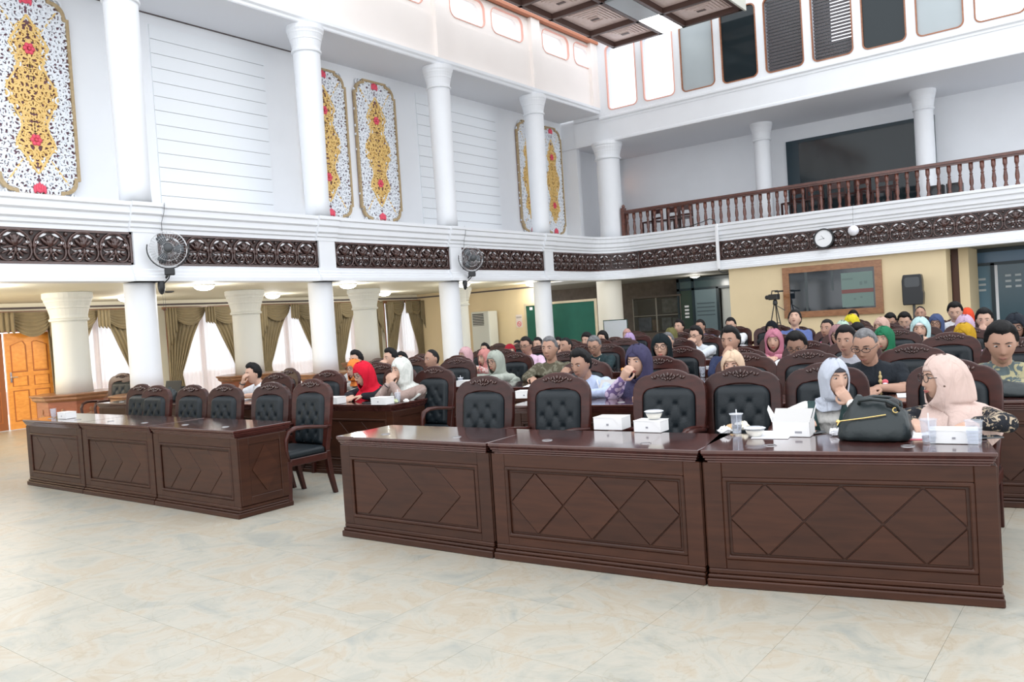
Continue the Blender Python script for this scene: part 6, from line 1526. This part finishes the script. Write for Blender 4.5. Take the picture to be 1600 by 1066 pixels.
person('person with black hair peeking above the yellow headscarf', (-4.560, 17.200, 1.281), 8, (0, 0), 1.15, .1, blk, 'long', ('hair', 'thick'), 'desk', 1, None, FARV)
person('dark-haired person with bowed head left of the grey-haired man', (-3.284, 12.600, 1.227), 8, (0, 30), 1.25, .14, blk, 'long', ('hair', 'thick'), 'desk', 2, None, FARV)
person('young man with tousled black hair in grey shirt over white', (-2.432, 8.900, 1.253), 8, (-10, 4), 1.22, .12, F((.38, .38, .42)), 'long', ('hair', 'thick'), 'desk', 2, None, .0065)
person('grey-haired man in glasses and black shirt with gold embroidery, hands folded', (-1.754, 7.050, 1.333), 10, (-14, 20), 1.22, .17, F((.018, .022, .028)), 'short', ('hair', 'buzz', 'grey'), 'desk', 2, 'square', NEARV, extra=gold_motif, watch=True, chair=False)
person('woman in green headscarf right behind the grey-haired man', (-2.470, 10.700, 1.196), 8, (-18, 6), 1.22, .12, F((.03, .14, .07)), 'long', H((.02, .155, .075), 'long'), 'desk', 1, None, FARV, chair=False)
person('woman in dusty beige headscarf near the wooden frame corner', (-3.207, 13.800, 1.237), 8, (-26, 8), 1.2, .1, F((.5, .36, .3)), 'long', H((.54, .36, .30)), 'desk', 1, None, FARV)
person('black-haired man bowed left of the man in blue', (-3.595, 16.000, 1.262), 8, (0, 25), 1.2, .12, F((.15, .15, .2)), 'long', ('hair', 'thick'), 'desk', 2, None, FARV)
person('man in light blue shirt bowing his head, back rows', (-3.231, 15.400, 1.271), 8, (0, 22), 1.25, .14, F((.42, .52, .75)), 'long', ('hair', 'thick'), 'desk', 1, None, FARV)
person('man with receding hair just below the PA loudspeaker', (-3.322, 17.200, 1.308), 8, (-4, 4), 1.2, .1, F((.3, .35, .5)), 'long', ('hair', 'bald'), 'desk', 2, None, FARV)
person('woman in pale aqua headscarf looking at her phone', (-2.409, 12.400, 1.243), 10, (-2, 6), 1.3, .12, F((.55, .45, .48)), 'long', H((.44, .62, .62), 'long', under=(.7, .62, .6)), 'phone', 1, None, MIDV, extra=handphone)
person('woman in dark blue headscarf and glasses behind the aqua headscarf', (-2.554, 14.400, 1.221), 8, (-8, 4), 1.2, .1, F((.06, .08, .16)), 'long', H((.06, .085, .18), 'drape'), 'desk', 2, 'round', FARV)
person('man in white shirt with bowed head before the recess corner', (-2.314, 14.600, 1.395), 8, (-2, 18), 1.25, .12, wht, 'long', ('hair', 'thick'), 'desk', 1, None, FARV)
person('person in orange-red headscarf seen from behind, back rows', (-2.423, 16.400, 1.250), 8, (170, 0), 1.15, .05, F((.6, .1, .05)), 'long', H((.68, .075, .03)), 'desk', 1, None, FARV)
person('woman in soft lilac headscarf behind the mustard headscarf', (-1.888, 12.600, 1.251), 8, (-2, 15), 1.25, .1, F((.42, .32, .45)), 'long', H((.50, .36, .48), 'drape'), 'desk', 1, None, FARV)
person('woman in mustard headscarf holding up a phone', (-1.596, 10.800, 1.195), 8, (-26, 10), 1.2, .12, F((.5, .35, .45)), 'long', H((.46, .27, .02), 'drape'), 'phone', 1, None, MIDV, extra=handphone)
person('man with black hair scratching his head, right back rows', (-1.701, 13.000, 1.281), 8, (-4, 8), 1.25, .1, F((.1, .1, .14)), 'long', ('hair', 'thick'), 'chin_l', 1, None, FARV)
person('woman in black headscarf and glasses at the right edge', (-1.118, 11.000, 1.274), 10, (-10, 8), 1.3, .1, F((.05, .02, .02), 'batik', (.4, .06, .05), 10), 'long', H((.018, .022, .03), 'drape'), 'desk', 3, 'round', MIDV)
person('heavy-set man in grey-green batik shirt looking down, right edge', (-0.845, 7.250, 1.315), 12, (-2, 18), 1.30, .15, F((.10, .13, .135), 'batik', (.38, .35, .21), 15, .52), 'long', ('hair', 'thick'), 'desk', 2, None, NEARV, chest=.06, sh_w=.225, chair=False)
# standing person in cream at the right edge
t = thing('person', 'person in a cream blouse standing at the far right edge, cut by the frame', 'person', (-1.02, 14.0, 0), 0)
mb = MB().loft([[(math.cos(a) * rx, math.sin(a) * ry, z) for a in [2 * PI * i / 24 for i in range(24)]] for z, rx, ry in ((.80, .20, .14), (.95, .18, .13), (1.15, .17, .125), (1.33, .20, .12), (1.42, .15, .09), (1.46, .06, .06))])
cap_tube(mb, (-.20, 0, 1.36), (-.25, 0, 1.08), .06, .05); cap_tube(mb, (-.25, 0, 1.08), (-.22, -.18, .95), .05, .038); cap_tube(mb, (.20, 0, 1.36), (.25, 0, 1.08), .06, .05); cap_tube(mb, (.25, 0, 1.08), (.22, -.18, .95), .05, .038)
o = mb.obj('blouse', F((.70, .62, .54)), t, True); remesh(o, .016)
M_ = Matrix.Translation(Vector((0, -.03, 1.60))); b = MB(); head_mb(b, M_, 1.0, 30, 26); cap_tube(b, (0, 0, 1.40), (0, -.01, 1.54), .055, .05); hand_mb(b, (-.22, -.18, .95), (.3, -.6, -.4), (0, 0, -1), 1, .5); hand_mb(b, (.22, -.18, .95), (-.3, -.6, -.4), (0, 0, -1), 1, .5, -1); remesh(b.obj('body', skin(1), t, True), .009)
features(t, M_, 1.0, None, LIPM, True); hijab(M_, (0, 0, 1.48), 1.0, t, F((.66, .58, .50)), 5, 0, 'drape', 1.38, .03)
mb = MB().loft([[(math.cos(a) * r, math.sin(a) * r * .7, z) for a in [2 * PI * i / 24 for i in range(24)]] for z, r in ((.08, .26), (.5, .23), (.86, .19))]); mb.obj('skirt', blk, t, True); MB().box(-.15, -.05, -.16, .08, 0, .09).box(.05, .15, -.16, .08, 0, .09).obj('shoes', BLACK, t)

# remove the chair prototype
for c in list(CHAIR.children):
    for g in list(c.children): bpy.data.objects.remove(g)
    bpy.data.objects.remove(c)
bpy.data.objects.remove(CHAIR)
